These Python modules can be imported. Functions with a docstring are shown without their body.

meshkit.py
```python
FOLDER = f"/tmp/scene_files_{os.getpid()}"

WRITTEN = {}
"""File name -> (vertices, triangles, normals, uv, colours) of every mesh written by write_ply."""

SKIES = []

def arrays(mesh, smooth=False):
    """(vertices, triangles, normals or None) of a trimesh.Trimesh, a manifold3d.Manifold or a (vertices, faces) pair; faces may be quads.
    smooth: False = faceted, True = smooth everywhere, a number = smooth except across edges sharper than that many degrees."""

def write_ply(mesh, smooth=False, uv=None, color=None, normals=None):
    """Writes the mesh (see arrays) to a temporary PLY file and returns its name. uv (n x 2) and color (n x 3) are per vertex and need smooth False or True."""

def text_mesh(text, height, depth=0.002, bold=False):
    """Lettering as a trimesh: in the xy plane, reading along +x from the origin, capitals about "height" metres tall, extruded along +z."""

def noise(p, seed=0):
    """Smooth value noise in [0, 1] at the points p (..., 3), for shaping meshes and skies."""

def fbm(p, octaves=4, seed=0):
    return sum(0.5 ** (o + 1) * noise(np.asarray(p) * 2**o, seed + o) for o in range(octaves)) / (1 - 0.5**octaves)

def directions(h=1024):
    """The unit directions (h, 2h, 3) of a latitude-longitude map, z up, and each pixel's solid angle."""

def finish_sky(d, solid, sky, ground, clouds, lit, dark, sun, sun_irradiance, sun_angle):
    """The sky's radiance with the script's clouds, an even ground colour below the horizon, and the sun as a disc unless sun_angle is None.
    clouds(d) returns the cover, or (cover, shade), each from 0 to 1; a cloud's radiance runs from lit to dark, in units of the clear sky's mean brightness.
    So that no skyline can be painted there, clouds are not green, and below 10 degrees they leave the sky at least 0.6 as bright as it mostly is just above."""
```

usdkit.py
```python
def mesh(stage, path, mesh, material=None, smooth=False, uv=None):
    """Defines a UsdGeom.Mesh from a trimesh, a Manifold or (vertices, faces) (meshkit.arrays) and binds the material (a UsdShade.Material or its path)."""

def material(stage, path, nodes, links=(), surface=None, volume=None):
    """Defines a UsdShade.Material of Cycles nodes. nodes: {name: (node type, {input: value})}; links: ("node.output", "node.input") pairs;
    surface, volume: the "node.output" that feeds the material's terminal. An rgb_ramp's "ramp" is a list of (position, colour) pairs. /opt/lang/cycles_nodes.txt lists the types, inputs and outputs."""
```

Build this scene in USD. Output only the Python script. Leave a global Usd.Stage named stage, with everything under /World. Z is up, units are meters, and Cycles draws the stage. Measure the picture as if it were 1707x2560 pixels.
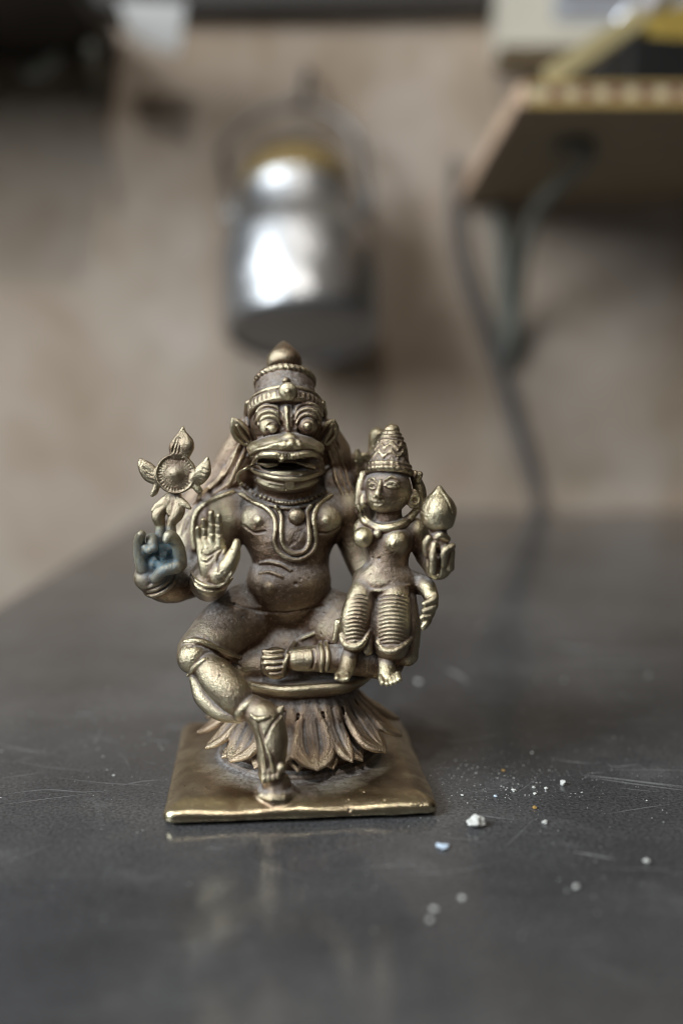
import math, os
import numpy as np
import trimesh
import usdkit, meshkit
from pxr import Usd, UsdGeom, UsdLux, UsdShade, Gf, Sdf, Vt

stage = Usd.Stage.CreateInMemory()
UsdGeom.SetStageUpAxis(stage, 'Z')
UsdGeom.SetStageMetersPerUnit(stage, 1.0)
UsdGeom.Xform.Define(stage, '/World')
UsdGeom.Scope.Define(stage, '/World/Looks')
rng = np.random.default_rng(7)

# ------------------------------------------------------------------ camera (millimetres in the helpers, metres on the stage)
CAM_H, PITCH, F_PX = 79.4, math.radians(6.98), 2409.0
FOCUS = 190.0
cam = UsdGeom.Camera.Define(stage, '/World/camera')
cam.CreateProjectionAttr('perspective')
cam.CreateHorizontalApertureAttr(24.0)
cam.CreateVerticalApertureAttr(36.0)
cam.CreateFocalLengthAttr(F_PX * 24.0 / 1707.0)
cam.CreateFStopAttr(4.3)
cam.CreateFocusDistanceAttr(FOCUS / 1000.0)
cam.CreateClippingRangeAttr(Gf.Vec2f(0.01, 50.0))
cam.CreateExposureAttr(0.0)
cam.AddTranslateOp().Set(Gf.Vec3d(0, 0, CAM_H / 1000.0))
cam.AddRotateXOp().Set(90.0 - math.degrees(PITCH))


# ------------------------------------------------------------------ lamps and added fill panels
def rect_light(name, pos, target, w, h, intensity, color):
    l = UsdLux.RectLight.Define(stage, '/World/' + name)
    l.CreateWidthAttr(w); l.CreateHeightAttr(h)
    l.CreateIntensityAttr(intensity); l.CreateColorAttr(Gf.Vec3f(*color))
    z = np.asarray(pos, float) - np.asarray(target, float); z /= np.linalg.norm(z)
    x = np.cross([0, 0, 1.0], z)
    if np.linalg.norm(x) < 1e-6: x = np.array([1.0, 0, 0])
    x /= np.linalg.norm(x); y = np.cross(z, x)
    l.AddTransformOp().Set(Gf.Matrix4d(*x, 0, *y, 0, *z, 0, *map(float, pos), 1))
    return l

rect_light('window_light', (-0.98, -0.38, 0.74), (0.0, 0.40, 0.12), 0.62, 0.80, 17.5, (0.88, 0.95, 1.0))
rect_light('overhead_fill', (0.1, -0.1, 1.9), (0.05, 0.2, 0.0), 2.2, 2.2, 0.19, (1.0, 0.87, 0.70))  # added overhead panel for soft warm fill, not an actual ceiling lamp
rect_light('room_fill', (0.8, -1.3, 0.75), (0.0, 0.3, 0.1), 2.4, 1.8, 0.075, (1.0, 0.92, 0.82))  # added fill behind the camera, stands in for room bounce and softens reflections
bulb = UsdLux.SphereLight.Define(stage, '/World/bulb_light')
bulb.CreateRadiusAttr(0.024); bulb.CreateIntensityAttr(480.0); bulb.CreateColorAttr(Gf.Vec3f(1.0, 0.95, 0.88))
bulb.AddTranslateOp().Set(Gf.Vec3d(-0.04, -0.30, 0.85))


# ------------------------------------------------------------------ prims, names, labels
used = {}
def numbered(parent, name):
    k = used.get((parent, name), 0)
    used[(parent, name)] = k + 1
    return name if k == 0 else '%s_%03d' % (name, k)

def tag(prim, label=None, category=None, group=None, kind=None):
    for k, v in (('label', label), ('category', category), ('group', group), ('kind', kind)):
        if v: prim.SetCustomDataByKey(k, v)
    return prim

def thing(name, loc, label, category, group=None, kind=None):
    p = '/World/' + numbered('/World', name)
    x = UsdGeom.Xform.Define(stage, p)
    x.AddTranslateOp().Set(Gf.Vec3d(*[float(c) / 1000.0 for c in loc]))
    tag(x.GetPrim(), label, category, group, kind)
    return p, np.asarray(loc, float)

def put(parent, origin, name, mesh, mat, smooth=30, label=None, kind=None):
    """One mesh (given in millimetres, world) as a child of parent, or a top-level thing when parent is /World."""
    v, f, n = meshkit.arrays(mesh, smooth)
    v = (v - origin) / 1000.0
    p = parent + '/' + numbered(parent, name)
    m = UsdGeom.Mesh.Define(stage, p)
    m.CreatePointsAttr(Vt.Vec3fArray.FromNumpy(v.astype(np.float32)))
    m.CreateFaceVertexCountsAttr(Vt.IntArray.FromNumpy(np.full(len(f), 3, np.int32)))
    m.CreateFaceVertexIndicesAttr(Vt.IntArray.FromNumpy(f.astype(np.int32).ravel()))
    m.CreateSubdivisionSchemeAttr('none')
    if n is not None:
        m.CreateNormalsAttr(Vt.Vec3fArray.FromNumpy(n.astype(np.float32))); m.SetNormalsInterpolation('vertex')
    UsdShade.MaterialBindingAPI.Apply(m.GetPrim()).Bind(UsdShade.Material.Get(stage, '/World/Looks/' + mat))
    tag(m.GetPrim(), label, None, None, kind)
    return m

def material(name, nodes, links, surface='p.BSDF'):
    return usdkit.material(stage, '/World/Looks/' + name, nodes, links, surface=surface)


# ------------------------------------------------------------------ a point of the place from where it is seen and how far off it is
RIGHT = np.array([1.0, 0, 0]); FWD = np.array([0, math.cos(PITCH), -math.sin(PITCH)]); UP = np.array([0, math.sin(PITCH), math.cos(PITCH)])
EYE = np.array([0, 0, CAM_H])
def ray(px, py):
    px, py = np.asarray(px, float), np.asarray(py, float)
    return FWD * F_PX + (px[..., None] - 853.5) * RIGHT - (py[..., None] - 1280.0) * UP
def W(px, py, y):
    d = ray(px, py)
    return EYE + d * (np.asarray(y, float) / d[..., 1])[..., None]
def G(px, py, z=0.0):
    d = ray(px, py)
    return EYE + d * ((z - CAM_H) / d[..., 2])[..., None]
def mm(px, y):
    return px * y / 2400.0


# ------------------------------------------------------------------ materials
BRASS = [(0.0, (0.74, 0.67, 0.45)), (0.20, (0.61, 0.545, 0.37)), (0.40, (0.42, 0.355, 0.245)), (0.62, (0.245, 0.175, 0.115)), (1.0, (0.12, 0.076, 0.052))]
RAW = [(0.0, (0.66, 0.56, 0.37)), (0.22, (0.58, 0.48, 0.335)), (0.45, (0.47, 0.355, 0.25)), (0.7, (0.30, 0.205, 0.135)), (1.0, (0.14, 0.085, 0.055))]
def mat_brass(name, bump, rough, ramp=BRASS):
    N = {
        'geo': ('geometry', {}), 'sep': ('separate_xyz', {}),
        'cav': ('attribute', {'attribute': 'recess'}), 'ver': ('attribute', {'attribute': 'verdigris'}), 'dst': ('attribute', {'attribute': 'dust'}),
        'tc': ('texture_coordinate', {}),
        'n1': ('noise_texture', {'scale': 210.0, 'detail': 5.0, 'roughness': 0.65}),
        'n2': ('noise_texture', {'scale': 1300.0, 'detail': 5.0, 'roughness': 0.7}),
        'n3': ('noise_texture', {'scale': 3800.0, 'detail': 3.0, 'roughness': 0.6}),
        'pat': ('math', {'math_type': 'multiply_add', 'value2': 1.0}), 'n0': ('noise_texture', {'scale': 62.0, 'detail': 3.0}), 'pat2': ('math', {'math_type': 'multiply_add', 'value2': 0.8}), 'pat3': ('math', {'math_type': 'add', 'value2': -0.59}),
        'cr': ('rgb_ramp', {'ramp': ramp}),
        'cop': ('rgb_ramp', {'ramp': [(0.52, (0.0, 0.0, 0.0)), (0.66, (1.0, 1.0, 1.0))]}),
        'cmix': ('mix_color', {'b': (0.56, 0.36, 0.25)}),
        'copf': ('math', {'math_type': 'multiply', 'value2': 0.4}),
        'dmix': ('mix_color', {'b': (0.36, 0.35, 0.34)}),
        'dm': ('math', {'math_type': 'multiply_add', 'use_clamp': True, 'value2': 2.4, 'value3': -0.5}),
        'dn': ('math', {'math_type': 'multiply', 'use_clamp': True}),
        'vmix': ('mix_color', {'b': (0.12, 0.205, 0.25)}),
        'vn': ('rgb_ramp', {'ramp': [(0.38, (0.0, 0.0, 0.0)), (0.62, (1.0, 1.0, 1.0))]}),
        'vnf': ('math', {'math_type': 'multiply_add', 'value2': 0.75, 'value3': 0.42}),
        'vf': ('math', {'math_type': 'multiply', 'use_clamp': True}),
        'nm': ('math', {'math_type': 'maximum'}),
        'met': ('math', {'math_type': 'multiply_add', 'value2': -0.92, 'value3': 1.0, 'use_clamp': True}),
        'r1': ('math', {'math_type': 'multiply_add', 'value2': 0.32, 'value3': rough}),
        'r2': ('math', {'math_type': 'multiply_add', 'value2': 0.22}),
        'r3': ('math', {'math_type': 'multiply_add', 'value2': 0.40, 'use_clamp': True}),
        'bsum': ('math', {'math_type': 'multiply_add', 'value2': 0.6}),
        'bump': ('bump', {'strength': 0.7, 'distance': bump}),
        'p': ('principled_bsdf', {'specular_ior_level': 0.35}),
    }
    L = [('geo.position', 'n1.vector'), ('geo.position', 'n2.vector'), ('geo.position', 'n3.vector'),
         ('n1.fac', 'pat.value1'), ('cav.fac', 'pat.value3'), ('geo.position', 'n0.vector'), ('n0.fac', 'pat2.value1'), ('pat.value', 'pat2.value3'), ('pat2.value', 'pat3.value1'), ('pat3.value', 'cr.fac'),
         ('n2.fac', 'cop.fac'), ('cop.color', 'copf.value1'), ('copf.value', 'cmix.fac'), ('cr.color', 'cmix.a'),
         ('n2.fac', 'dm.value1'), ('dm.value', 'dn.value1'), ('dst.fac', 'dn.value2'), ('dn.value', 'dmix.fac'), ('cmix.result', 'dmix.a'),
         ('n2.fac', 'vn.fac'), ('vn.color', 'vnf.value1'), ('vnf.value', 'vf.value1'), ('ver.fac', 'vf.value2'), ('vf.value', 'vmix.fac'), ('dmix.result', 'vmix.a'),
         ('dn.value', 'nm.value1'), ('vf.value', 'nm.value2'), ('nm.value', 'met.value1'),
         ('cav.fac', 'r1.value1'), ('n1.fac', 'r2.value1'), ('r1.value', 'r2.value3'), ('nm.value', 'r3.value1'), ('r2.value', 'r3.value3'),
         ('n3.fac', 'bsum.value1'), ('n2.fac', 'bsum.value3'), ('bsum.value', 'bump.height'),
         ('vmix.result', 'p.base_color'), ('met.value', 'p.metallic'), ('r3.value', 'p.roughness'), ('bump.normal', 'p.normal')]
    material(name, N, L)

def mat_plain(name, color, rough=0.6, metallic=0.0, var=0.25, scale=40.0, bump=0.0, spec=0.5, stretch=(1, 1, 1)):
    c = np.array(color)
    N = {'geo': ('geometry', {}), 'map': ('mapping', {'scale': stretch}),
         'n': ('noise_texture', {'scale': scale, 'detail': 5.0, 'roughness': 0.6}),
         'cr': ('rgb_ramp', {'ramp': [(0.25, tuple(c * (1 - var))), (0.75, tuple(np.minimum(c * (1 + var), 1)))]}),
         'rr': ('math', {'math_type': 'multiply_add', 'value2': 0.2, 'value3': rough - 0.1}),
         'b': ('bump', {'strength': 0.5, 'distance': max(bump, 1e-6)}),
         'p': ('principled_bsdf', {'metallic': metallic, 'specular_ior_level': spec})}
    L = [('geo.position', 'map.vector'), ('map.vector', 'n.vector'), ('n.fac', 'cr.fac'), ('cr.color', 'p.base_color'), ('n.fac', 'rr.value1'), ('rr.value', 'p.roughness')]
    if bump: L += [('n.fac', 'b.height'), ('b.normal', 'p.normal')]
    material(name, N, L)

def mat_wall():
    N = {'geo': ('geometry', {}), 'n1': ('noise_texture', {'scale': 6.0, 'detail': 4.0, 'roughness': 0.55}),
         'n2': ('noise_texture', {'scale': 45.0, 'detail': 4.0}), 'n3': ('noise_texture', {'scale': 350.0, 'detail': 4.0}),
         'cr': ('rgb_ramp', {'ramp': [(0.32, (0.33, 0.253, 0.185)), (0.5, (0.42, 0.343, 0.274)), (0.66, (0.48, 0.41, 0.35))]}),
         'm': ('mix_color', {'blend_type': 'multiply', 'fac': 0.35}),
         'cr2': ('rgb_ramp', {'ramp': [(0.35, (0.72, 0.66, 0.58)), (0.6, (1.0, 1.0, 1.0))]}),
         'md': ('mapping', {'scale': (16.0, 16.0, 1.8)}), 'nd': ('noise_texture', {'scale': 1.0, 'detail': 3.0}), 'cd': ('rgb_ramp', {'ramp': [(0.54, (1, 1, 1)), (0.70, (0.74, 0.63, 0.5))]}), 'm2': ('mix_color', {'blend_type': 'multiply', 'fac': 0.8}),
         'b': ('bump', {'strength': 0.5, 'distance': 0.0012}), 'p': ('principled_bsdf', {'roughness': 0.75, 'specular_ior_level': 0.3})}
    L = [('geo.position', 'n1.vector'), ('geo.position', 'n2.vector'), ('geo.position', 'n3.vector'), ('n1.fac', 'cr.fac'), ('cr.color', 'm.a'), ('n2.fac', 'cr2.fac'), ('cr2.color', 'm.b'),
         ('geo.position', 'md.vector'), ('md.vector', 'nd.vector'), ('nd.fac', 'cd.fac'), ('m.result', 'm2.a'), ('cd.color', 'm2.b'), ('m2.result', 'p.base_color'), ('n3.fac', 'b.height'), ('b.normal', 'p.normal')]
    material('plaster', N, L)

def mat_table():
    """Dark worn sheet metal: smudges, hair scratches running several ways, and a film of dust."""
    N = {'geo': ('geometry', {}), 'n1': ('noise_texture', {'scale': 16.0, 'detail': 6.0, 'roughness': 0.62}), 'n2': ('noise_texture', {'scale': 150.0, 'detail': 6.0, 'roughness': 0.7}),
         'cr': ('rgb_ramp', {'ramp': [(0.30, (0.040, 0.0395, 0.040)), (0.50, (0.065, 0.065, 0.068)), (0.70, (0.106, 0.105, 0.103))]}),
         'pm': ('noise_texture', {'scale': 26.0, 'detail': 3.0}), 'pr': ('rgb_ramp', {'ramp': [(0.40, (0.15, 0.15, 0.15)), (0.62, (1, 1, 1))]}),
         'sg': ('noise_texture', {'scale': 75.0, 'detail': 5.0, 'roughness': 0.6, 'distortion': 0.6}), 'sgr': ('rgb_ramp', {'ramp': [(0.58, (0, 0, 0)), (0.78, (0.28, 0.28, 0.28))]}),
         'mx': ('mix_color', {'b': (0.42, 0.43, 0.44)}), 'gr': ('noise_texture', {'scale': 1500.0, 'detail': 3.0, 'roughness': 0.7}), 'grr': ('rgb_ramp', {'ramp': [(0.35, (0.55, 0.55, 0.55)), (0.65, (1.55, 1.55, 1.55))]}), 'gm': ('mix_color', {'blend_type': 'multiply', 'fac': 1.0, 'use_clamp': False}), 'alf': ('math', {'math_type': 'multiply', 'value2': 0.5}),
         'rr': ('rgb_ramp', {'ramp': [(0.3, (0.08, 0.08, 0.08)), (0.7, (0.23, 0.23, 0.23))]}),
         'b': ('bump', {'strength': 0.12, 'distance': 0.0004}), 'p': ('principled_bsdf', {'specular_ior_level': 0.55})}
    L = [('geo.position', a + '.vector') for a in ('n1', 'n2', 'pm', 'sg', 'gr')]
    last = None
    for i, (sx, sy, rz, lo) in enumerate(((45, 1700, 0.05, 0.70), (60, 2400, -0.28, 0.71), (80, 2600, 0.62, 0.72), (38, 1500, -0.12, 0.71), (90, 2600, 1.3, 0.73))):
        N['m%d' % i] = ('mapping', {'scale': (sx, sy, 1.0), 'rotation': (0, 0, rz), 'location': (3.1 * i, 1.7 * i, 0)})
        N['s%d' % i] = ('noise_texture', {'scale': 1.0, 'detail': 1.5, 'distortion': 0.25})
        N['r%d' % i] = ('rgb_ramp', {'ramp': [(lo, (0, 0, 0)), (lo + 0.05, (1, 1, 1))]})
        L += [('geo.position', 'm%d.vector' % i), ('m%d.vector' % i, 's%d.vector' % i), ('s%d.fac' % i, 'r%d.fac' % i)]
        if last is None: last = 'r%d.color' % i
        else:
            N['x%d' % i] = ('math', {'math_type': 'maximum'}); L += [(last, 'x%d.value1' % i), ('r%d.color' % i, 'x%d.value2' % i)]; last = 'x%d.value' % i
    for i, (sc, lo, keep) in enumerate(((420.0, 0.14, 0.80), (900.0, 0.18, 0.62))):
        N['v%d' % i] = ('voronoi_texture', {'scale': sc}); N['vr%d' % i] = ('rgb_ramp', {'ramp': [(lo * 0.4, (1, 1, 1)), (lo, (0, 0, 0))]})
        N['w%d' % i] = ('white_noise_texture', {}); N['k%d' % i] = ('math', {'math_type': 'greater_than', 'value2': keep}); N['d%d' % i] = ('math', {'math_type': 'multiply'}); N['y%d' % i] = ('math', {'math_type': 'maximum'})
        L += [('geo.position', 'v%d.vector' % i), ('v%d.distance' % i, 'vr%d.fac' % i), ('v%d.color' % i, 'w%d.vector' % i), ('w%d.value' % i, 'k%d.value1' % i), ('vr%d.color' % i, 'd%d.value1' % i), ('k%d.value' % i, 'd%d.value2' % i),
              (last, 'y%d.value1' % i), ('d%d.value' % i, 'y%d.value2' % i)]; last = 'y%d.value' % i
    N['g'] = ('math', {'math_type': 'multiply'}); N['h'] = ('math', {'math_type': 'maximum'})
    L += [(last, 'g.value1'), ('pr.color', 'g.value2'), ('g.value', 'h.value1'), ('sg.fac', 'sgr.fac'), ('sgr.color', 'h.value2'), ('h.value', 'alf.value1'), ('alf.value', 'mx.fac'), ('n1.fac', 'cr.fac'), ('cr.color', 'gm.a'), ('gr.fac', 'grr.fac'), ('grr.color', 'gm.b'), ('gm.result', 'mx.a'), ('mx.result', 'p.base_color'),
          ('n2.fac', 'rr.fac'), ('rr.color', 'p.roughness'), ('n2.fac', 'b.height'), ('b.normal', 'p.normal')]
    material('dark_metal', N, L)

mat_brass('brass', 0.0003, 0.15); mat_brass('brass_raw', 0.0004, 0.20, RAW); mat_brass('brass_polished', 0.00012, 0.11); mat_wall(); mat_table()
mat_plain('aluminium', (0.52, 0.525, 0.535), rough=0.40, metallic=1.0, var=0.08, scale=30)
mat_plain('shaded_aluminium', (0.34, 0.345, 0.36), rough=0.45, metallic=0.9, var=0.15, scale=30)  # darker copy of the can aluminium: the underside's dark reflection put into the colour
mat_plain('wire', (0.20, 0.20, 0.20), rough=0.4, metallic=1.0)
mat_plain('yellow_lid', (0.25, 0.17, 0.055), rough=0.5, var=0.2)
mat_plain('rust', (0.05, 0.043, 0.04), rough=0.7, var=0.3)
mat_plain('plywood', (0.33, 0.26, 0.165), rough=0.6, var=0.25, scale=25, stretch=(1, 6, 6))
mat_plain('pink_wood', (0.60, 0.42, 0.29), rough=0.6, var=0.2, scale=30, stretch=(6, 1, 6))
mat_plain('ochre_wood', (0.42, 0.28, 0.095), rough=0.55, var=0.2, scale=30, stretch=(1, 6, 6))
mat_plain('cream_tape', (0.50, 0.44, 0.30), rough=0.6, var=0.12)
mat_plain('maroon', (0.12, 0.035, 0.05), rough=0.6)
mat_plain('bracket_paint', (0.15, 0.155, 0.13), rough=0.5, var=0.25)
mat_plain('strap', (0.125, 0.112, 0.105), rough=0.6, var=0.15)
mat_plain('dark_wood', (0.022, 0.017, 0.013), rough=0.6, var=0.3, stretch=(1, 6, 6))
mat_plain('card', (0.62, 0.62, 0.61), rough=0.8, var=0.04)
mat_plain('cream_card', (0.55, 0.51, 0.42), rough=0.8, var=0.1, scale=12)
mat_plain('print_grey', (0.36, 0.37, 0.40), rough=0.8, var=0.2, scale=30)
mat_plain('black_card', (0.008, 0.008, 0.008), rough=0.55)
mat_plain('mustard', (0.36, 0.25, 0.05), rough=0.55, var=0.15)
mat_plain('yellow_stick', (0.46, 0.385, 0.20), rough=0.6, var=0.12, scale=60)
mat_plain('foil', (0.62, 0.63, 0.68), rough=0.3, metallic=0.8, var=0.15)
mat_plain('scuff', (0.19, 0.193, 0.197), rough=0.6, var=0.4, scale=900)
mat_plain('chip_grey', (0.62, 0.63, 0.60), rough=0.8, var=0.2, scale=800)
mat_plain('chip_blue', (0.62, 0.74, 0.88), rough=0.5, var=0.1, scale=800)
mat_plain('chip_ochre', (0.45, 0.28, 0.08), rough=0.7, var=0.1, scale=800)

# ------------------------------------------------------------------ setting: wall, table, what hangs and stands behind
O = np.zeros(3)
WALL_Y = 660.0
def box(x0, x1, y0, y1, z0, z1, bevel=0.0):
    e = np.array([x1 - x0, y1 - y0, z1 - z0], float); c = np.array([x0 + x1, y0 + y1, z0 + z1]) / 2
    if not bevel:
        m = trimesh.creation.box(e); m.apply_translation(c); return m
    h = e / 2; b = min(bevel, *(h * 0.9))
    pts = []
    for s in np.ndindex(2, 2, 2):
        sg = np.array(s) * 2 - 1
        for a in range(3):
            q = h - b * 0.29; q = h - b * np.array([1.0, 1.0, 1.0]); q = q + b * 0.0
            t = h - b; t[a] = h[a]; pts.append(sg * t)
            t = h - b * 0.29; t[a] = h[a] - b; pts.append(sg * t)
    m = trimesh.PointCloud(np.array(pts)).convex_hull; m.apply_translation(c); return m

def obox(center, axes, half, bevel=0.0):
    m = box(-half[0], half[0], -half[1], half[1], -half[2], half[2], bevel)
    T = np.eye(4); T[:3, :3] = np.array(axes, float).T; T[:3, 3] = center
    m.apply_transform(T); return m

def catmull(p, n=8):
    p = np.asarray(p, float)
    if len(p) < 3: return np.linspace(p[0], p[-1], n + 1)
    q = np.vstack([2 * p[0] - p[1], p, 2 * p[-1] - p[-2]]); t = np.linspace(0, 1, n, endpoint=False)[:, None]; out = []
    for i in range(1, len(q) - 2):
        a, b, c, d = q[i - 1:i + 3]
        out.append(0.5 * (2 * b + (c - a) * t + (2 * a - 5 * b + 4 * c - d) * t ** 2 + (3 * b - a - 3 * c + d) * t ** 3))
    return np.vstack(out + [p[-1:]])

def tube(points, radius, sides=10, n=8, flat=None):
    p = catmull(points, n); k = len(p)
    r = np.interp(np.linspace(0, 1, k), np.linspace(0, 1, np.size(radius)), np.atleast_1d(radius)) if np.size(radius) > 1 else np.full(k, float(np.atleast_1d(radius)[0]))
    t = np.gradient(p, axis=0); t /= np.linalg.norm(t, axis=1, keepdims=True)
    a = np.zeros_like(p); ref = np.array([0, 0, 1.0]) if abs(t[0, 2]) < 0.9 else np.array([1.0, 0, 0])
    for i in range(k):
        v = ref - t[i] * (ref @ t[i]); a[i] = v / np.linalg.norm(v); ref = a[i]
    b = np.cross(t, a); th = np.arange(sides) * 2 * np.pi / sides
    v = p[:, None] + r[:, None, None] * (np.cos(th)[None, :, None] * a[:, None] + np.sin(th)[None, :, None] * b[:, None])
    i, j = np.meshgrid(np.arange(k - 1), np.arange(sides), indexing='ij')
    q = np.stack([i * sides + j, (i + 1) * sides + j, (i + 1) * sides + (j + 1) % sides, i * sides + (j + 1) % sides], -1).reshape(-1, 4)
    f = np.vstack([q[:, [0, 2, 1]], q[:, [0, 3, 2]]]); v = v.reshape(-1, 3)
    n0 = len(v); v = np.vstack([v, p[:1], p[-1:]]); jj = np.arange(sides)
    f = np.vstack([f, np.stack([np.full(sides, n0), (jj + 1) % sides, jj], 1), np.stack([np.full(sides, n0 + 1), (k - 1) * sides + jj, (k - 1) * sides + (jj + 1) % sides], 1)])
    m = trimesh.Trimesh(v, f, process=False)
    if m.volume < 0: m.invert()
    return m

def lathe(profile, center, axis, n=64):
    m = trimesh.creation.revolve(np.array(profile, float), sections=n)
    z = np.asarray(axis, float) / np.linalg.norm(axis); x = np.cross([0, 1.0, 0], z); x /= np.linalg.norm(x); y = np.cross(z, x)
    T = np.eye(4); T[:3, :3] = np.stack([x, y, z], 1); T[:3, 3] = center
    m.apply_transform(T)
    if m.volume < 0: m.invert()
    return m

# wall: one plastered sheet with real unevenness
nx, nz = 90, 70
gx, gz = np.meshgrid(np.linspace(-1300, 1500, nx), np.linspace(-760, 1300, nz), indexing='ij')
gp = np.stack([gx, np.full_like(gx, WALL_Y), gz], -1)
gp[..., 1] -= 3.0 * (meshkit.fbm(gp / 180.0, 3, 5) - 0.5)
ii, jj = np.meshgrid(np.arange(nx - 1), np.arange(nz - 1), indexing='ij')
q = np.stack([ii * nz + jj, (ii + 1) * nz + jj, (ii + 1) * nz + jj + 1, ii * nz + jj + 1], -1).reshape(-1, 4)
wm = trimesh.Trimesh(gp.reshape(-1, 3), np.vstack([q[:, [0, 1, 2]], q[:, [0, 2, 3]]]), process=False)
tag(put('/World', O, 'wall', wm, 'plaster', True).GetPrim(), kind='structure')

# table
T_, o = thing('work_table', (200, 250, 0), 'dark grey scratched sheet metal table under the brass statue, dusty on top', 'table')
from shapely.geometry import box as sbox
tp = sbox(-128 + 22, -900, 900 - 22, 650 - 22).buffer(22, quad_segs=12)
top = trimesh.creation.extrude_polygon(tp, 3.0, engine='earcut'); top.apply_translation([0, 0, -3.0])
put(T_, o, 'top_sheet', top, 'dark_metal', 30)
skirt = trimesh.creation.extrude_polygon(tp.buffer(-1.2).difference(tp.buffer(-3.0)), 26.0, engine='earcut'); skirt.apply_translation([0, 0, -29.2])
put(T_, o, 'side_rim', skirt, 'dark_metal', 30)

# milk can hanging on its wire handle
tilt = math.radians(20); roll = math.radians(-2)
ax = np.array([math.sin(roll), math.sin(tilt), math.cos(tilt)]); ax /= np.linalg.norm(ax)
cb = W(756, 842, 584.0)                                   # centre of the base
C_, o = thing('milk_can', cb, 'dented bare aluminium milk can with yellow lid, hanging on the wall by its wire handle', 'milk can')
def dented(m, amp, seed):
    m = m.subdivide() if len(m.vertices) < 2500 else m
    c = m.vertices - cb; m.vertices = m.vertices + (c - np.outer(c @ ax, ax)) * (amp * (meshkit.fbm(c / 17.0 + 5, 2, seed) - 0.5))[:, None]; return m
put(C_, o, 'base', lathe([(0, 3.2), (40.5, 3.2), (42.2, 0.9), (43.0, 0.3), (43.6, 1.4)], cb, ax, 96), 'shaded_aluminium', 40)
body = [(42.6, 2.2), (43.4, 0.8), (46.2, 1.8), (48.0, 5.5), (48.3, 12), (48.3, 20), (48.3, 30), (48.3, 40), (47.8, 51), (46.6, 57), (44.0, 62), (40.5, 65.5), (37.5, 68), (36.4, 71)]
put(C_, o, 'body', dented(lathe(body, cb, ax, 96), 0.05, 3), 'aluminium', 40)
put(C_, o, 'neck', dented(lathe([(36.4, 71), (36.2, 78), (36.2, 85), (37.2, 87.5), (37.4, 91), (35.6, 92), (34.0, 91)], cb, ax, 96), 0.03, 8), 'aluminium', 40)
put(C_, o, 'lid', lathe([(34.4, 91.4), (34.8, 99), (33.5, 106), (28, 112), (15, 116.0), (0, 117)], cb, ax), 'yellow_lid', 40)
side = np.cross(ax, [0, 1.0, 0]); side /= np.linalg.norm(side)
for s in (-1, 1):
    e = cb + ax * 80 + side * s * 37
    ear = trimesh.creation.icosphere(3, 1.0); ear.apply_scale([4.5, 2.6, 6.5]); ear.apply_translation(e + side * s * 3)
    put(C_, o, 'handle_ear', ear, 'wire', True)
hook = W(752, 262, 640.0)
e0, e1 = cb + ax * 80 - side * 43, cb + ax * 80 + side * 43
if e0[0] > e1[0]: e0, e1 = e1, e0
m0, m1 = W(560, 372, 632.0), W(893, 350, 632.0)
put(C_, o, 'wire_handle', tube([e0, e0 + (0, 4, 16), m0, W(635, 292, 638), hook, W(835, 288, 638), m1, e1 + (0, 4, 16), e1], 2.9, 8), 'wire', True)
put('/World', O, 'wall_hook', tube([W(768, 178, 659), W(768, 185, 648), W(760, 235, 636), W(751, 266, 636), W(749, 248, 644)], 2.6, 8), 'rust', True)
tag(stage.GetPrimAtPath('/World/wall_hook'), 'dark iron hook in the wall that the milk can hangs from', 'hook')

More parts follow.
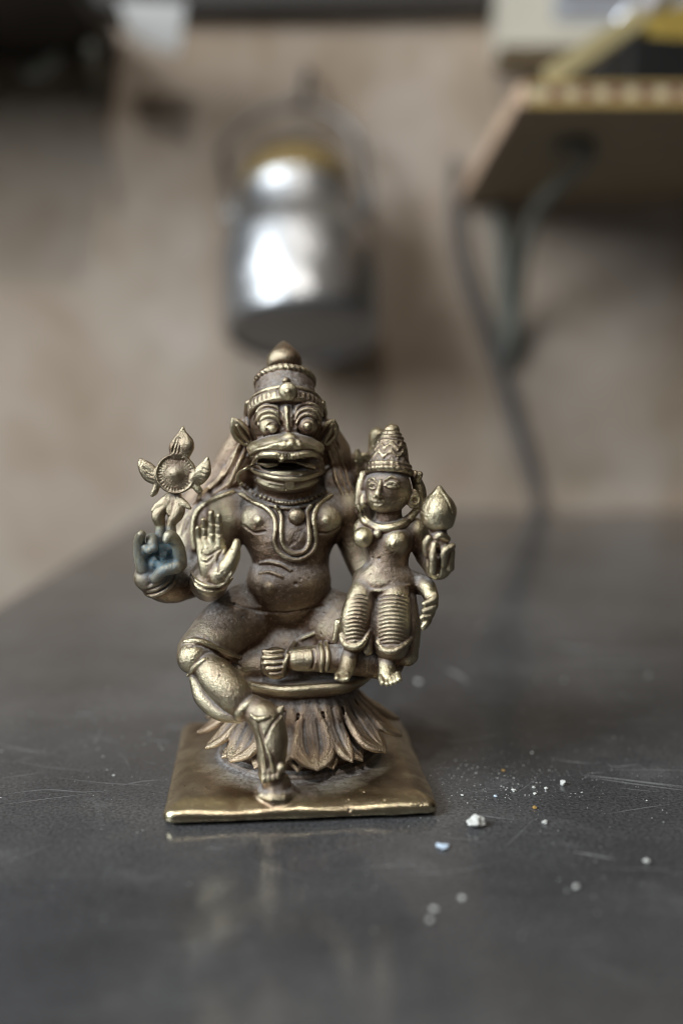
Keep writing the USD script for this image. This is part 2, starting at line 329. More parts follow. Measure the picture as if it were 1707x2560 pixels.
# right shelf with its edging and bracket
S_, o = thing('wall_shelf', (350, 550, 205), 'plywood wall shelf with checked maroon and cream edging, on an iron bracket', 'shelf')
put(S_, o, 'board', box(82, 620, 446, 657, 206, 215, 0.8), 'plywood', 20)
put(S_, o, 'side_edge', box(77.5, 81.8, 442, 656, 205.2, 215.4, 0.8), 'pink_wood', 20)
put(S_, o, 'front_edge', box(82.2, 620, 441.6, 445.8, 205.0, 208.4, 0.6), 'ochre_wood', 20)
put(S_, o, 'edging', box(82.2, 620, 443.0, 445.8, 208.6, 213.2, 0.4), 'cream_tape', 20)
for i in range(16):
    x = 91 + i * 13.2
    put(S_, o, 'maroon_check', box(x, x + 6.2, 442.5, 442.9, 209.2, 212.8), 'maroon', 20)
put(S_, o, 'top_edge', box(82.2, 620, 442.2, 445.8, 213.4, 215.5, 0.5), 'ochre_wood', 20)
put(S_, o, 'wall_leg', tube([W(1248, 520, 654), W(1256, 640, 654), W(1262, 780, 654), W(1272, 905, 654)], 4.2, 8), 'bracket_paint', True)
put(S_, o, 'brace', tube([W(1276, 880, 652), W(1290, 760, 640), W(1305, 640, 612), W(1345, 520, 575), W(1420, 440, 535), W(1470, 385, 505), W(1440, 350, 497), W(1395, 372, 505)], 3.9, 8), 'bracket_paint', True)
# flat grey strap down the wall
sp = [(1140, 395, 657), (1132, 470, 655), (1140, 600, 655), (1172, 720, 655), (1215, 830, 655), (1252, 930, 655), (1290, 1060, 655), (1325, 1180, 655), (1350, 1300, 655)]
p = catmull([W(*c) for c in sp], 6); w = np.interp(np.linspace(0, 1, len(p)), [0, .5, 1], [2.6, 3.9, 3.4])
t = np.gradient(p, axis=0); t /= np.linalg.norm(t, axis=1, keepdims=True); sd = np.cross(t, [0, 1.0, 0]); sd /= np.linalg.norm(sd, axis=1, keepdims=True)
rings = np.stack([p + sd * w[:, None] + [0, -1, 0], p - sd * w[:, None] + [0, -1, 0], p - sd * w[:, None] + [0, 1, 0], p + sd * w[:, None] + [0, 1, 0]], 1)
v = rings.reshape(-1, 3); f = []
for i in range(len(p) - 1):
    for j in range(4):
        a, b, c, d = i * 4 + j, i * 4 + (j + 1) % 4, (i + 1) * 4 + (j + 1) % 4, (i + 1) * 4 + j
        f += [(a, b, c), (a, c, d)]
f += [(0, 2, 1), (0, 3, 2)]; n4 = len(v) - 4; f += [(n4, n4 + 1, n4 + 2), (n4, n4 + 2, n4 + 3)]
sm = trimesh.Trimesh(v, f, process=False); trimesh.repair.fix_normals(sm)
tag(put('/World', O, 'strap', sm, 'strap', 40).GetPrim(), 'flat grey strap hanging down the wall from the left end of the plywood shelf', 'strap')

# what stands on the right shelf
tag(put('/World', O, 'black_box', obox((182, 508, 228.7), [(0.985, 0.17, 0), (-0.17, 0.985, 0), (0, 0, 1)], (58, 38, 13.0), 1.0), 'black_card', 20).GetPrim(), 'matt black box lying on the plywood shelf behind the yellow strip', 'box')
a, b = W(1385, 186, 452), W(1570, 62, 470)
d = (b - a); L = np.linalg.norm(d); d /= L; nrm = np.cross(d, [0, 1.0, 0]); nrm /= np.linalg.norm(nrm); yy = np.cross(nrm, d)
tag(put('/World', O, 'wooden_strip', obox((a + b) / 2 + d * 3, [d, yy, nrm], (L / 2 + 7, 2.0, 4.6), 0.6), 'yellow_stick', 20).GetPrim(), 'pale yellow wooden strip leaning on the edge of the plywood shelf', 'wooden strip')
mb = obox(W(1690, 62, 490) + [14, 0, 0], [(0.93, 0.1, 0.36), (-0.1, 0.995, 0.0), (-0.36, -0.04, 0.93)], (36, 22, 8), 0.8)
tag(put('/World', O, 'mustard_box', mb, 'mustard', 20).GetPrim(), 'flat mustard yellow box lying tilted on the black box', 'box')
fo = trimesh.creation.icosphere(4, 1.0); fv = fo.vertices; fo.vertices = fv * (1 + 0.5 * (meshkit.fbm(fv * 2.2 + 9, 3, 3)[:, None] - 0.5)) * [17, 9, 6.5]
a = math.radians(33); fo.apply_transform(trimesh.transformations.rotation_matrix(-a, [0, 1, 0])); fo.apply_translation(W(1610, 26, 480))
tag(put('/World', O, 'crumpled_foil', fo, 'foil', True).GetPrim(), 'crumpled silver foil at the upper end of the yellow strip', 'foil')
B_, o = thing('cream_box', W(1430, 60, 636), 'shallow cream box on the wall above the shelf, grey print on its front', 'box')
put(B_, o, 'case', box(97, 300, 616, 657, 290, 370, 0.8), 'cream_card', 20)
put(B_, o, 'printed_panel', box(128, 280, 615.2, 615.7, 304, 366), 'print_grey', 20)
for i in range(5):
    put(B_, o, 'print_line', box(134, 262 - 17 * (i % 3), 614.5, 614.9, 310 + i * 10, 312.5 + i * 10), 'strap', 20)

# upper left shelf and card, beam along the top
L_, o = thing('dark_shelf', (-260, 560, 280), 'nearly black wooden shelf high on the wall at the upper left', 'shelf')
xe = W(300, 60, 470)[0]
put(L_, o, 'board', box(-620, -144, 470, 657, 294, 310, 1.0), 'dark_wood', 20)
put(L_, o, 'front_board', box(-620, -144.5, 467, 469.8, 293, 350, 1.0), 'dark_wood', 20)
put(L_, o, 'bracket', tube([W(232, 120, 560), W(236, 190, 640), W(238, 258, 652)], 4.0, 8), 'bracket_paint', True)
put(L_, o, 'hook', tube([W(150, 140, 590), W(118, 168, 600), W(90, 186, 605), W(62, 178, 605)], 4.0, 8), 'bracket_paint', True)
cp = [W(292, 0, 600), W(463, 4, 600), W(446, 136, 600), W(330, 100, 600)]
cv = np.vstack([cp, [c + np.array([0, 0.8, 0]) for c in cp]])
cm = trimesh.PointCloud(cv).convex_hull
tag(put('/World', O, 'white_card', cm, 'card', False).GetPrim(), 'plain white card on the wall between the dark shelf and the beam', 'card')
tag(put('/World', O, 'beam', box(-700, 96, 645, 657, 322, 372, 1.5), 'dark_wood', 20).GetPrim(), 'dark wooden beam along the wall at the very top of the picture', 'beam')

# scratches and scuffs: hair-thin raised burrs and rubbed streaks lying on the sheet
def streak(points, w, n=6):
    p = catmull(points, n); k = len(p); t = np.gradient(p, axis=0); t /= np.linalg.norm(t, axis=1, keepdims=True); sd = np.stack([-t[:, 1], t[:, 0], 0 * t[:, 0]], 1)
    ww = w * np.sin(np.linspace(0.12, math.pi - 0.12, k))[:, None]
    v = np.vstack([p + sd * ww, p - sd * ww, p + [0, 0, 0.012]]); v[:2 * k, 2] = 0.003; v[2 * k:, 2] = 0.015; f = []
    for i in range(k - 1):
        a, b, c, d, e, g = i, i + 1, k + i, k + i + 1, 2 * k + i, 2 * k + i + 1
        f += [(a, e, g), (a, g, b), (e, c, d), (e, d, g)]
    return trimesh.Trimesh(v, f, process=False)
sk = []
def scratch(px, w): sk.append(streak(G(np.array([q[0] for q in px]), np.array([q[1] for q in px])), w))
for px, w in (([(1370, 1897), (1420, 1905), (1478, 1911)], .12), ([(1380, 1893), (1440, 1906), (1500, 1909)], .08), ([(1514, 1906), (1532, 1918), (1570, 1914), (1604, 1911)], .14), ([(1450, 1937), (1560, 1950), (1720, 1968)], .3), ([(1460, 1942), (1580, 1960), (1720, 1978)], .2), ([(1480, 1940), (1600, 1956), (1720, 1972)], .15),
              ([(1190, 2037), (1240, 2045), (1290, 2050)], .12), ([(1068, 1924), (1100, 1922), (1136, 1921)], .12), ([(1430, 2130), (1490, 2140), (1540, 2150)], .3), ([(1110, 1672), (1140, 1685), (1170, 1708)], .9), ([(1385, 1614), (1440, 1622), (1490, 1624)], 1.3), ([(0, 1862), (60, 1874), (140, 1886)], .16), ([(0, 1870), (70, 1880), (120, 1890)], .1),
              ([(300, 1965), (350, 1955), (405, 1950)], .16), ([(370, 1850), (400, 1853), (430, 1855)], .2), ([(20, 1985), (120, 1975), (230, 1984)], .12), ([(1395, 1650), (1500, 1658), (1690, 1662)], .5), ([(180, 1790), (210, 1786), (250, 1790)], .3)):
    scratch(px, w)
for i in range(260):
    x, y = rng.uniform(-125, 190), rng.uniform(95, 420); a = rng.normal(0.0, 0.35) + (0.9 if rng.random() < 0.25 else 0.0) * rng.choice([-1, 1]); L_ = rng.uniform(2.5, 20) * (0.6 + y / 350.0); b = rng.normal(0, 0.12)
    d0, d1 = np.array([math.cos(a), math.sin(a), 0]), np.array([math.cos(a + b), math.sin(a + b), 0]); c = np.array([x, y, 0])
    if c[0] - L_ < -126 or (abs(x + 9) < 28 and 165 < y < 225): continue
    sk.append(streak([c - d0 * L_ / 2, c, c + d1 * L_ / 2], rng.uniform(0.025, 0.09) * (0.6 + y / 300.0), 3))
tag(put('/World', O, 'table_scratches', trimesh.util.concatenate(sk), 'scuff', False).GetPrim(), 'pale hair scratches and rubbed streaks over the dark table top', 'scratches', None, 'stuff')

# crumbs on the table
def crumb(px, py, rpx, mat, seed, squash=0.7, wide=1.0):
    c = G(px, py); r = mm(rpx, c[1]); m = trimesh.creation.icosphere(2, 1.0)
    v = m.vertices; m.vertices = v * (1 + 1.3 * (meshkit.noise(v * 1.6 + seed * 3.1, seed)[:, None] - 0.5)) * [r * wide, r, r * squash]
    m.apply_translation(c + [0, 0, -m.vertices[:, 2].min() - 0.02]); return m
big = [(1191, 2068, 19, 'chip_grey', 0.75, 1.15, 'largest grey plaster crumb, right of the statue plate', ), (1106, 2122, 12, 'chip_blue', 0.5, 1.2, 'pale blue crumb in front of the largest grey crumb'),
       (1407, 1964, 6.5, 'chip_grey', 0.9, 1.0, 'roundish pale crumb farthest right in the dust patch'), (1283, 1979, 5, 'chip_grey', 0.7, 1.0, 'small pale crumb left of two stacked ones'),
       (1334, 1972, 3.8, 'chip_grey', 0.7, 1.0, 'upper one of two small pale crumbs stood in line'), (1336, 1987, 4.4, 'chip_grey', 0.7, 1.0, 'lower one of two small pale crumbs stood in line'),
       (1365, 1975, 4.0, 'chip_grey', 0.8, 1.0, 'bright small crumb between the line of two and the roundish one'), (1258, 1928, 4.0, 'chip_ochre', 0.6, 1.0, 'orange speck at the back of the dust patch'),
       (1336, 2023, 4.6, 'chip_ochre', 0.7, 1.0, 'ochre crumb behind and right of the largest grey crumb'), (1361, 2060, 5.5, 'chip_grey', 0.7, 1.1, 'dull crumb right of the largest grey crumb'),
       (1155, 1991, 3.4, 'chip_grey', 0.7, 1.0, 'tiny pale crumb nearest the right corner of the plate'), (1238, 1993, 4.0, 'chip_blue', 0.6, 1.0, 'tiny bluish crumb in the middle of the dust patch'),
       (1155, 2248, 7.0, 'chip_grey', 0.6, 1.0, 'out of focus pale crumb, topmost of three at the front'), (1085, 2276, 7.0, 'chip_grey', 0.6, 1.0, 'out of focus pale crumb, middle of three at the front'),
       (1074, 2306, 7.0, 'chip_grey', 0.6, 1.0, 'out of focus pale crumb, lowest of three at the front'), (1440, 2220, 7.0, 'chip_grey', 0.6, 1.0, 'out of focus pale crumb alone at the front right'),
       (1615, 2158, 7.0, 'chip_grey', 0.6, 1.0, 'blurred crumb near the right edge at the front'), (1046, 1708, 6.5, 'chip_grey', 0.6, 1.0, "blurred pale crumb behind the small figure's foot")]
for i, (px, py, r_, m_, sq, wd, lab) in enumerate(big):
    tag(put('/World', O, 'crumb', crumb(px, py, r_, m_, i + 1, sq, wd), m_, 18).GetPrim(), lab, 'crumb', 'crumbs on the dark table')
parts = []
def sprinkle(n, cx, cy, sx, sy, rmin, rmax):
    for _ in range(n):
        x, y = cx + rng.normal() * sx, cy + rng.normal() * sy
        if y > 645 or x < -120: continue
        m = trimesh.creation.icosahedron(); r = rmin + (rmax - rmin) * rng.random() ** 3
        m.vertices = m.vertices * (1 + 0.5 * (rng.random((12, 1)) - 0.5)) * [r * (0.8 + 0.9 * rng.random()), r, r * 0.6]
        m.apply_translation([x, y, r * 0.45]); parts.append(m)
c = G(1250, 1950)
sprinkle(650, c[0] - 1, c[1] + 2, 14, 10, 0.025, 0.085); sprinkle(170, c[0], c[1], 10, 7, 0.04, 0.17); sprinkle(700, 45, 205, 45, 34, 0.03, 0.12); sprinkle(260, -55, 215, 26, 20, 0.04, 0.16); sprinkle(120, 30, 150, 40, 14, 0.04, 0.14); sprinkle(160, 70, 300, 90, 70, 0.06, 0.4)
tag(put('/World', O, 'table_dust', trimesh.util.concatenate(parts), 'chip_grey', False).GetPrim(), 'fine pale grit scattered over the dark table top', 'grit', None, 'stuff')

# ------------------------------------------------------------------ the statue: one smooth solid sculpted as a distance field (mm), then cut into its parts
from scipy import ndimage
H = 0.17
LO = np.array([-43.0, 165.0, -0.3]); HI = np.array([25.0, 225.0, 92.0])
NG = np.ceil((HI - LO) / H).astype(int) + 1
F = np.full(NG, 9.0, np.float32); LAB = np.zeros(NG, np.uint8)
AX = [(LO[i] + H * np.arange(NG[i])).astype(np.float32) for i in range(3)]
PARTS = []
def pid(name):
    if name not in PARTS: PARTS.append(name)
    return PARTS.index(name)
NEWP = {}
def new(name):
    """The next copy's name: petal, petal_001 ..."""
    k = NEWP.get(name, 0); NEWP[name] = k + 1
    return name if k == 0 else '%s_%03d' % (name, k)

def sub(lo, hi, m):
    a = np.maximum(np.floor((np.asarray(lo) - m - LO) / H).astype(int), 0); b = np.minimum(np.ceil((np.asarray(hi) + m - LO) / H).astype(int) + 1, NG)
    return tuple(slice(i, j) for i, j in zip(a, b))
def apply(fn, lo, hi, k, part, cut=False):
    s = sub(lo, hi, k + 2.5 * H)
    if any(x.stop <= x.start for x in s): return
    X, Y, Z = AX[0][s[0]][:, None, None], AX[1][s[1]][None, :, None], AX[2][s[2]][None, None, :]
    d = fn(X, Y, Z).astype(np.float32); f = F[s]
    k = max(k, 1e-4)
    if cut:
        d = -d; h = np.clip(0.5 - 0.5 * (f - d) / k, 0, 1); F[s] = f * (1 - h) + d * h + k * h * (1 - h)
    else:
        if part is not None:
            L = LAB[s]; L[d < f] = pid(part)
        h = np.clip(0.5 + 0.5 * (f - d) / k, 0, 1); F[s] = f * (1 - h) + d * h - k * h * (1 - h)

def seg_d(X, Y, Z, a, b, ra, rb):
    a, b, ra, rb = a.astype(np.float32), b.astype(np.float32), float(ra), float(rb)
    ab = b - a; L2 = float(ab @ ab) + 1e-9; ab = [float(g) for g in ab]; a = [float(g) for g in a]
    px, py, pz = X - a[0], Y - a[1], Z - a[2]
    t = np.clip((px * ab[0] + py * ab[1] + pz * ab[2]) / L2, 0, 1)
    return np.sqrt((px - t * ab[0]) ** 2 + (py - t * ab[1]) ** 2 + (pz - t * ab[2]) ** 2) - (ra + (rb - ra) * t)
def chain(pts, r, k=0.3, part=None, cut=False, n=None):
    p = np.asarray(pts, float); r = np.atleast_1d(np.asarray(r, float))
    if n is None: n = 7 if 2 < len(p) <= 8 else 0
    rr = np.interp(np.linspace(0, 1, len(p)), np.linspace(0, 1, len(r)), r) if len(r) > 1 else np.full(len(p), r[0])
    q = np.c_[p, rr]
    if n and len(p) > 2: q = catmull(q, n)
    q, rr = q[:, :3], q[:, 3]
    def fn(X, Y, Z):
        d = None
        for i in range(len(q) - 1):
            e = seg_d(X, Y, Z, q[i], q[i + 1], rr[i], rr[i + 1]); d = e if d is None else np.minimum(d, e)
        return d
    apply(fn, q.min(0) - rr.max(), q.max(0) + rr.max(), k, part, cut)
def ball(c, r, k=0.3, part=None, cut=False):
    c = np.asarray(c, float)
    apply(lambda X, Y, Z: np.sqrt((X - c[0]) ** 2 + (Y - c[1]) ** 2 + (Z - c[2]) ** 2) - r, c - r, c + r, k, part, cut)
def frame(z, x=(1, 0, 0)):
    z = np.asarray(z, float) / np.linalg.norm(z); x = np.asarray(x, float); x = x - z * (x @ z); x /= np.linalg.norm(x)
    return np.stack([x, np.cross(z, x), z])
def ell(c, r, k=0.5, part=None, R=None, cut=False):
    c = np.asarray(c, float); r = np.asarray(r, float); R = np.eye(3) if R is None else np.asarray(R)
    cf, rf, Rf = [float(g) for g in c], [float(g) for g in r], [[float(h) for h in g] for g in R]
    ext = np.sqrt(((R * r[:, None]) ** 2).sum(0))
    def fn(X, Y, Z):
        x, y, z = X - cf[0], Y - cf[1], Z - cf[2]; k0 = 0; k1 = 0
        for i in range(3):
            u = Rf[i][0] * x + Rf[i][1] * y + Rf[i][2] * z
            k0 = k0 + (u / rf[i]) ** 2; k1 = k1 + (u / rf[i] ** 2) ** 2
        k0 = np.sqrt(k0); k1 = np.sqrt(k1) + 1e-9
        return k0 * (k0 - 1) / k1
    apply(fn, c - ext, c + ext, k, part, cut)
def ribbon(pts, w, th, side, k=0.25, part=None, n=5, cut=False):
    """A bent strip of half-width w (list) and half-thickness th (list) whose width runs along side."""
    p = np.asarray(pts, float); t = np.linspace(0, 1, len(p))
    wt = [np.interp(t, np.linspace(0, 1, np.size(g)), np.atleast_1d(g)) if np.size(g) > 1 else np.full(len(p), float(g)) for g in (w, th)]
    q = np.c_[p, wt[0], wt[1]]
    if len(p) > 2 and n: q = catmull(q, n)
    q, ww, tt = q[:, :3], np.maximum(q[:, 3], 0.1), np.maximum(q[:, 4], 0.1); t = np.linspace(0, 1, len(q))
    sd = np.asarray(side, float); sd = np.broadcast_to(sd, q.shape) if sd.ndim == 1 else np.stack([np.interp(t, np.linspace(0, 1, len(sd)), sd[:, i]) for i in range(3)], 1)
    sd = sd / np.linalg.norm(sd, axis=1, keepdims=True)
    m = max(ww.max(), tt.max()); lo, hi = q.min(0) - m, q.max(0) + m
    s0 = sub(lo, hi, k + 2.5 * H)
    if any(x.stop <= x.start for x in s0): return
    X, Y, Z = AX[0][s0[0]][:, None, None], AX[1][s0[1]][None, :, None], AX[2][s0[2]][None, None, :]
    D = np.full((X.size, Y.size, Z.size), 8.0, np.float32); org = [x.start for x in s0]
    for i in range(len(q) - 1):
        e0, e1 = np.minimum(q[i], q[i + 1]), np.maximum(q[i], q[i + 1]); mw = max(ww[i], ww[i + 1], tt[i], tt[i + 1]) + k + 3 * H
        a_ = [max(int((e0[j] - mw - LO[j]) / H) - org[j], 0) for j in range(3)]; b_ = [min(int((e1[j] + mw - LO[j]) / H) + 2 - org[j], D.shape[j]) for j in range(3)]
        if any(b_[j] <= a_[j] for j in range(3)): continue
        a = [float(g) for g in q[i]]; ab = [float(g) for g in q[i + 1] - q[i]]; L2 = sum(g * g for g in ab) + 1e-9; u = [float(g) for g in sd[i]]
        x, y, z = X[a_[0]:b_[0]] - a[0], Y[:, a_[1]:b_[1]] - a[1], Z[:, :, a_[2]:b_[2]] - a[2]
        s = np.clip((x * ab[0] + y * ab[1] + z * ab[2]) / L2, 0, 1)
        x = x - s * ab[0]; y = y - s * ab[1]; z = z - s * ab[2]
        c = x * u[0] + y * u[1] + z * u[2]
        wl = float(ww[i]) + float(ww[i + 1] - ww[i]) * s; tl = float(tt[i]) + float(tt[i + 1] - tt[i]) * s
        n2 = np.maximum(x * x + y * y + z * z - c * c, 0)
        ca = np.maximum(np.abs(c) - np.maximum(wl - tl, 0), 0)
        v = D[a_[0]:b_[0], a_[1]:b_[1], a_[2]:b_[2]]; np.minimum(v, np.sqrt(n2 + ca * ca) - tl, out=v)
    apply(lambda X, Y, Z: D, lo, hi, k, part, cut)
def leaf(a, b, w, th, side, k=0.2, part=None, prof=(0.35, 0.9, 1.0, 0.85, 0.55, 0.12)):
    a, b = np.asarray(a, float), np.asarray(b, float)
    ribbon([a + (b - a) * t for t in np.linspace(0, 1, len(prof))], [w * p for p in prof], [th * max(p, 0.35) for p in prof], side, k, part, n=3)
def rev(profile, c, axis, k=0.2, part=None, mod=None, x=(1, 0, 0), squash=1.0, sm=0):
    """Turned solid: profile [(r, s)] along axis from c; mod(theta, r, s) is added to the distance."""
    P = np.asarray(profile, float); x = np.asarray(x, float); P = np.maximum(catmull(P, sm) * [1, 1], [0, -99]) if sm else P; P = np.vstack([[0, P[0, 1]], P, [0, P[-1, 1]]]); c = np.asarray(c, float); R = frame(axis, x)
    rm = P[:, 0].max(); ends = np.array([c + R[2] * s for s in (P[:, 1].min(), P[:, 1].max())])
    def fn(X, Y, Z):
        cf, Rf = [float(g) for g in c], [[float(h) for h in g] for g in R]
        X, Y, Z = X - cf[0], Y - cf[1], Z - cf[2]
        u = Rf[0][0] * X + Rf[0][1] * Y + Rf[0][2] * Z; v = (Rf[1][0] * X + Rf[1][1] * Y + Rf[1][2] * Z) / squash; s = Rf[2][0] * X + Rf[2][1] * Y + Rf[2][2] * Z
        r = np.sqrt(u * u + v * v); d = None; ins = np.zeros(r.shape, bool)
        for (r0, s0), (r1, s1) in zip(P[:-1].tolist(), P[1:].tolist()):
            er, es = r1 - r0, s1 - s0; L2 = er * er + es * es
            if L2 < 1e-12: continue
            t = np.clip(((r - r0) * er + (s - s0) * es) / L2, 0, 1)
            e = (r - r0 - t * er) ** 2 + (s - s0 - t * es) ** 2; d = e if d is None else np.minimum(d, e)
            if es != 0:
                ins ^= ((s0 <= s) != (s1 <= s)) & (r < r0 + er * (s - s0) / es)
        d = np.where(ins, -np.sqrt(d), np.sqrt(d))
        return d if mod is None else d + mod(np.arctan2(u, -v), r, s)
    xt = rm * np.sqrt(np.maximum(1 - R[2] ** 2, 0)) + 0.2
    apply(fn, ends.min(0) - xt, ends.max(0) + xt, k, part)
def tor(c, axis, Rr, r, k=0.15, part=None, mod=None, x=(1, 0, 0), cut=False):
    c = np.asarray(c, float); R = frame(axis, x)
    def fn(X, Y, Z):
        X, Y, Z = X - c[0], Y - c[1], Z - c[2]
        u = R[0, 0] * X + R[0, 1] * Y + R[0, 2] * Z; v = R[1, 0] * X + R[1, 1] * Y + R[1, 2] * Z; s = R[2, 0] * X + R[2, 1] * Y + R[2, 2] * Z
        rr = np.sqrt(u * u + v * v); d = np.sqrt((rr - Rr) ** 2 + s * s) - r
        return d if mod is None else d + mod(np.arctan2(u, -v), np.arctan2(s, rr - Rr))
    m = Rr + r
    apply(fn, c - m, c + m, k, part, cut)

def S(px, py, off=0.0, deep=0):
    """The points of the solid seen at these places, moved outwards (towards the eye) by off millimetres."""
    px, py = np.atleast_1d(np.asarray(px, float)), np.atleast_1d(np.asarray(py, float))
    d = ray(px, py); d = d / np.linalg.norm(d, axis=1, keepdims=True)
    t0 = 166.0 / d[:, 1]; step = 0.12; ts = np.arange(0, 56, step)
    P = EYE + d[:, None] * (t0[:, None] + ts)[..., None]
    f = ndimage.map_coordinates(F, ((P - LO) / H).reshape(-1, 3).T, order=1, mode='nearest').reshape(len(px), -1)
    hit = f < 0; i = hit.argmax(1); ok = hit.any(1); i = np.maximum(i, 1)
    f0, f1 = f[np.arange(len(px)), i - 1], f[np.arange(len(px)), i]
    t = t0 + ts[i - 1] + step * np.clip(f0 / (f0 - f1 + 1e-9), 0, 1)
    if not ok.all():
        good = np.where(ok)[0]
        if len(good) == 0:
            if deep > 12: raise ValueError('no surface at %s %s' % (px, py))
            return S(px + np.sign(740 - px) * 6, py + np.sign(1350 - py) * 3, off, deep + 1)
        t = np.interp(np.arange(len(px)), good, t[good])
    return EYE + d * (t - off)[:, None]
def line(pts, r, off=0.0, k=0.15, part=None, cut=False, n=6, dense=10):
    """A moulding (or, cut, a groove) that follows the surface through the places pts."""
    q = catmull(np.array([(x, y, 0.0) for x, y in pts]), dense)[:, :2]
    P = S(q[:, 0], q[:, 1], off)
    if len(P) > 4: P[1:-1] = (P[:-2] + 2 * P[1:-1] + P[2:]) / 4
    chain(P, r, k, part, cut)
def knob(px, py, r, off=0.0, k=0.15, part=None, cut=False):
    ball(S(px, py, off)[0], r, k, part, cut)

BODY, CONS = 'lion_figure', 'small_figure'

# ---- base plate, pillowed, slightly turned
pc = np.array([-9.4, 195.5]); rot = math.radians(5.0)
def plate(X, Y, Z):
    x, y = X - pc[0], Y - pc[1]; u = x * math.cos(rot) + y * math.sin(rot); v = -x * math.sin(rot) + y * math.cos(rot)
    ax, ay = 25.8, 24.6; rc = 2.2
    qx, qy = np.abs(u) - ax + rc, np.abs(v) - ay + rc
    d2 = np.sqrt(np.maximum(qx, 0) ** 2 + np.maximum(qy, 0) ** 2) + np.minimum(np.maximum(qx, qy), 0) - rc
    d2 = d2 + 0.10 * np.sin(u * 0.4 + 1.0) * np.sin(v * 0.4 + 2) + 0.03 * np.sin(u * 1.3 + v * 0.9); top = 4.1 + 0.22 * np.cos(u * 0.32 + 0.6) * np.cos(v * 0.25) - 1.9 * np.clip(1 + d2 / 5.0, 0, 1) ** 2 + 0.0 * Z
    lo = 0.6; e = 0.7; a, b = d2 + e, np.abs(Z - (top + lo) / 2) - (top - lo) / 2 + e
    d = np.sqrt(np.maximum(a, 0) ** 2 + np.maximum(b, 0) ** 2) + np.minimum(np.maximum(a, b), 0) - e
    return np.minimum(d, np.maximum(d2 + 1.6, np.abs(Z - 0.5) - 0.5))
apply(plate, [-39, 167, 0], [20, 224, 4.6], 0.1, 'base_plate')

# ---- lotus seat
LC = np.array([-8.8, 197.5, 0.0])
rev([(16.2, 3.0), (17.2, 4.0), (16.6, 5.0), (15.2, 5.4), (15.6, 6.5), (15.2, 9), (13.0, 12.6), (11.2, 15.6), (10.8, 18)], LC, (0, 0, 1), 0.5, 'lotus_seat')
def petal(a, w, reach=1.0, drop=0.0, flute=2):
    a = math.radians(a); o_ = np.array([math.sin(a), -math.cos(a), 0]); sd = np.array([math.cos(a), math.sin(a), 0]); z = np.array([0, 0, 1.0])
    path = [LC + o_ * r * (1 if r < 13 else reach) + z * (h - (drop if h < 13 else drop * .4)) for r, h in ((10.6, 18.4), (11.9, 15.9), (14.3, 13.2), (17.0, 11.2), (19.2, 9.8), (20.9, 9.0))]
    nm = new('lotus_seat/petal')
    ribbon(path, [1.8, 2.3, 1.0 * w, 1.15 * w, 0.84 * w, 0.3], [0.9, 0.9, 0.85, 0.75, 0.55, 0.35], sd, 0.8, nm, n=8)
    q = catmull(path, 4)[2:-1]; up = np.gradient(q, axis=0); up = np.cross(up, sd); up /= np.linalg.norm(up, axis=1, keepdims=True); up *= np.sign(up[:, 2:3] + 1e-6)
    wl = np.interp(np.linspace(0, 1, len(q)), [0, .25, .5, .8, 1], [1.3, 0.75 * w, 0.85 * w, 0.45 * w, 0.05])
    lift = np.interp(np.linspace(0, 1, len(q)), [0, .6, 1], [0.55, 0.45, 0.2])[:, None]; m = len(q) - 2
    for s in ((-1, 1) if flute == 2 else (-1, 0, 1)):
        chain((q + up * lift + sd * (s * wl)[:, None])[:m], [0.34, 0.42, 0.4, 0.22], 0.3, nm)
    for s in ((0,) if flute == 2 else (-.5, .5)):
        chain((q + up * 0.85 + sd * (s * wl)[:, None])[1:m - 1], 0.38, 0.25, None, True)
for a, w, rc, dr, fl in ((150, 2.2, 1, 0, 2), (180, 2.2, 1, 0, 2), (-150, 2.2, 1, 0, 2), (125, 2.2, 1, 0, 2), (-125, 2.2, 1, 0, 2), (100, 2.2, 1.02, -.6, 2), (-104, 2.2, 1.02, -.4, 2),
                         (78, 2.2, 1.03, .2, 2), (-82, 2.0, 1.02, 0, 2), (-62, 2.0, 1.0, .8, 2), (57, 3.3, 1.0, 1.0, 2), (34, 1.9, .93, 1.2, 2), (-41, 3.4, .95, 1.6, 3), (12, 3.7, .95, 1.6, 3), (-12, 3.0, .9, 1.4, 2), (24, 2.0, .84, 2.6, 2), (46, 2.0, .86, 2.4, 2), (68, 2.0, .92, 1.8, 2), (-27, 2.0, .86, 2.6, 2), (-53, 2.0, .9, 2.2, 2), (-73, 1.9, .93, 1.6, 2), (90, 2.0, .96, 1.2, 2), (1, 1.8, .84, 2.6, 2)):
    petal(a, w, rc, dr, fl)
tor(LC + [0, 0, 4.6], (0, 0, 1), 16.4, 0.55, 0.3, 'lotus_seat')

# ---- seat ledge
SC = W(762, 1722, 195.0); SC[2] = 20.4
def ledge(X, Y, Z):
    u, v = (X - SC[0]) / 13.6, (Y - SC[1]) / 11.2; r = np.sqrt(u * u + v * v); th = np.arctan2(u, -v); r = r * (1 + 0.03 * np.sin(3 * th + 1) + 0.02 * np.sin(7 * th)) + 0 * Z
    r = r / (1 - 0.17 * np.clip((SC[2] + 0.6 - Z) / 2.2, 0, 1)); a = (r - 1) * 11.5 + 1.0; b = np.abs(Z - SC[2] - 0.25 * np.sin(2 * th + 0.6)) - 1.6 + 1.0
    return np.sqrt(np.maximum(a, 0) ** 2 + np.maximum(b, 0) ** 2) + np.minimum(np.maximum(a, b), 0) - 1.0
apply(ledge, SC - [14.5, 12.5, 2.4], SC + [14.5, 12.5, 2.4], 1.1, 'seat_ledge')

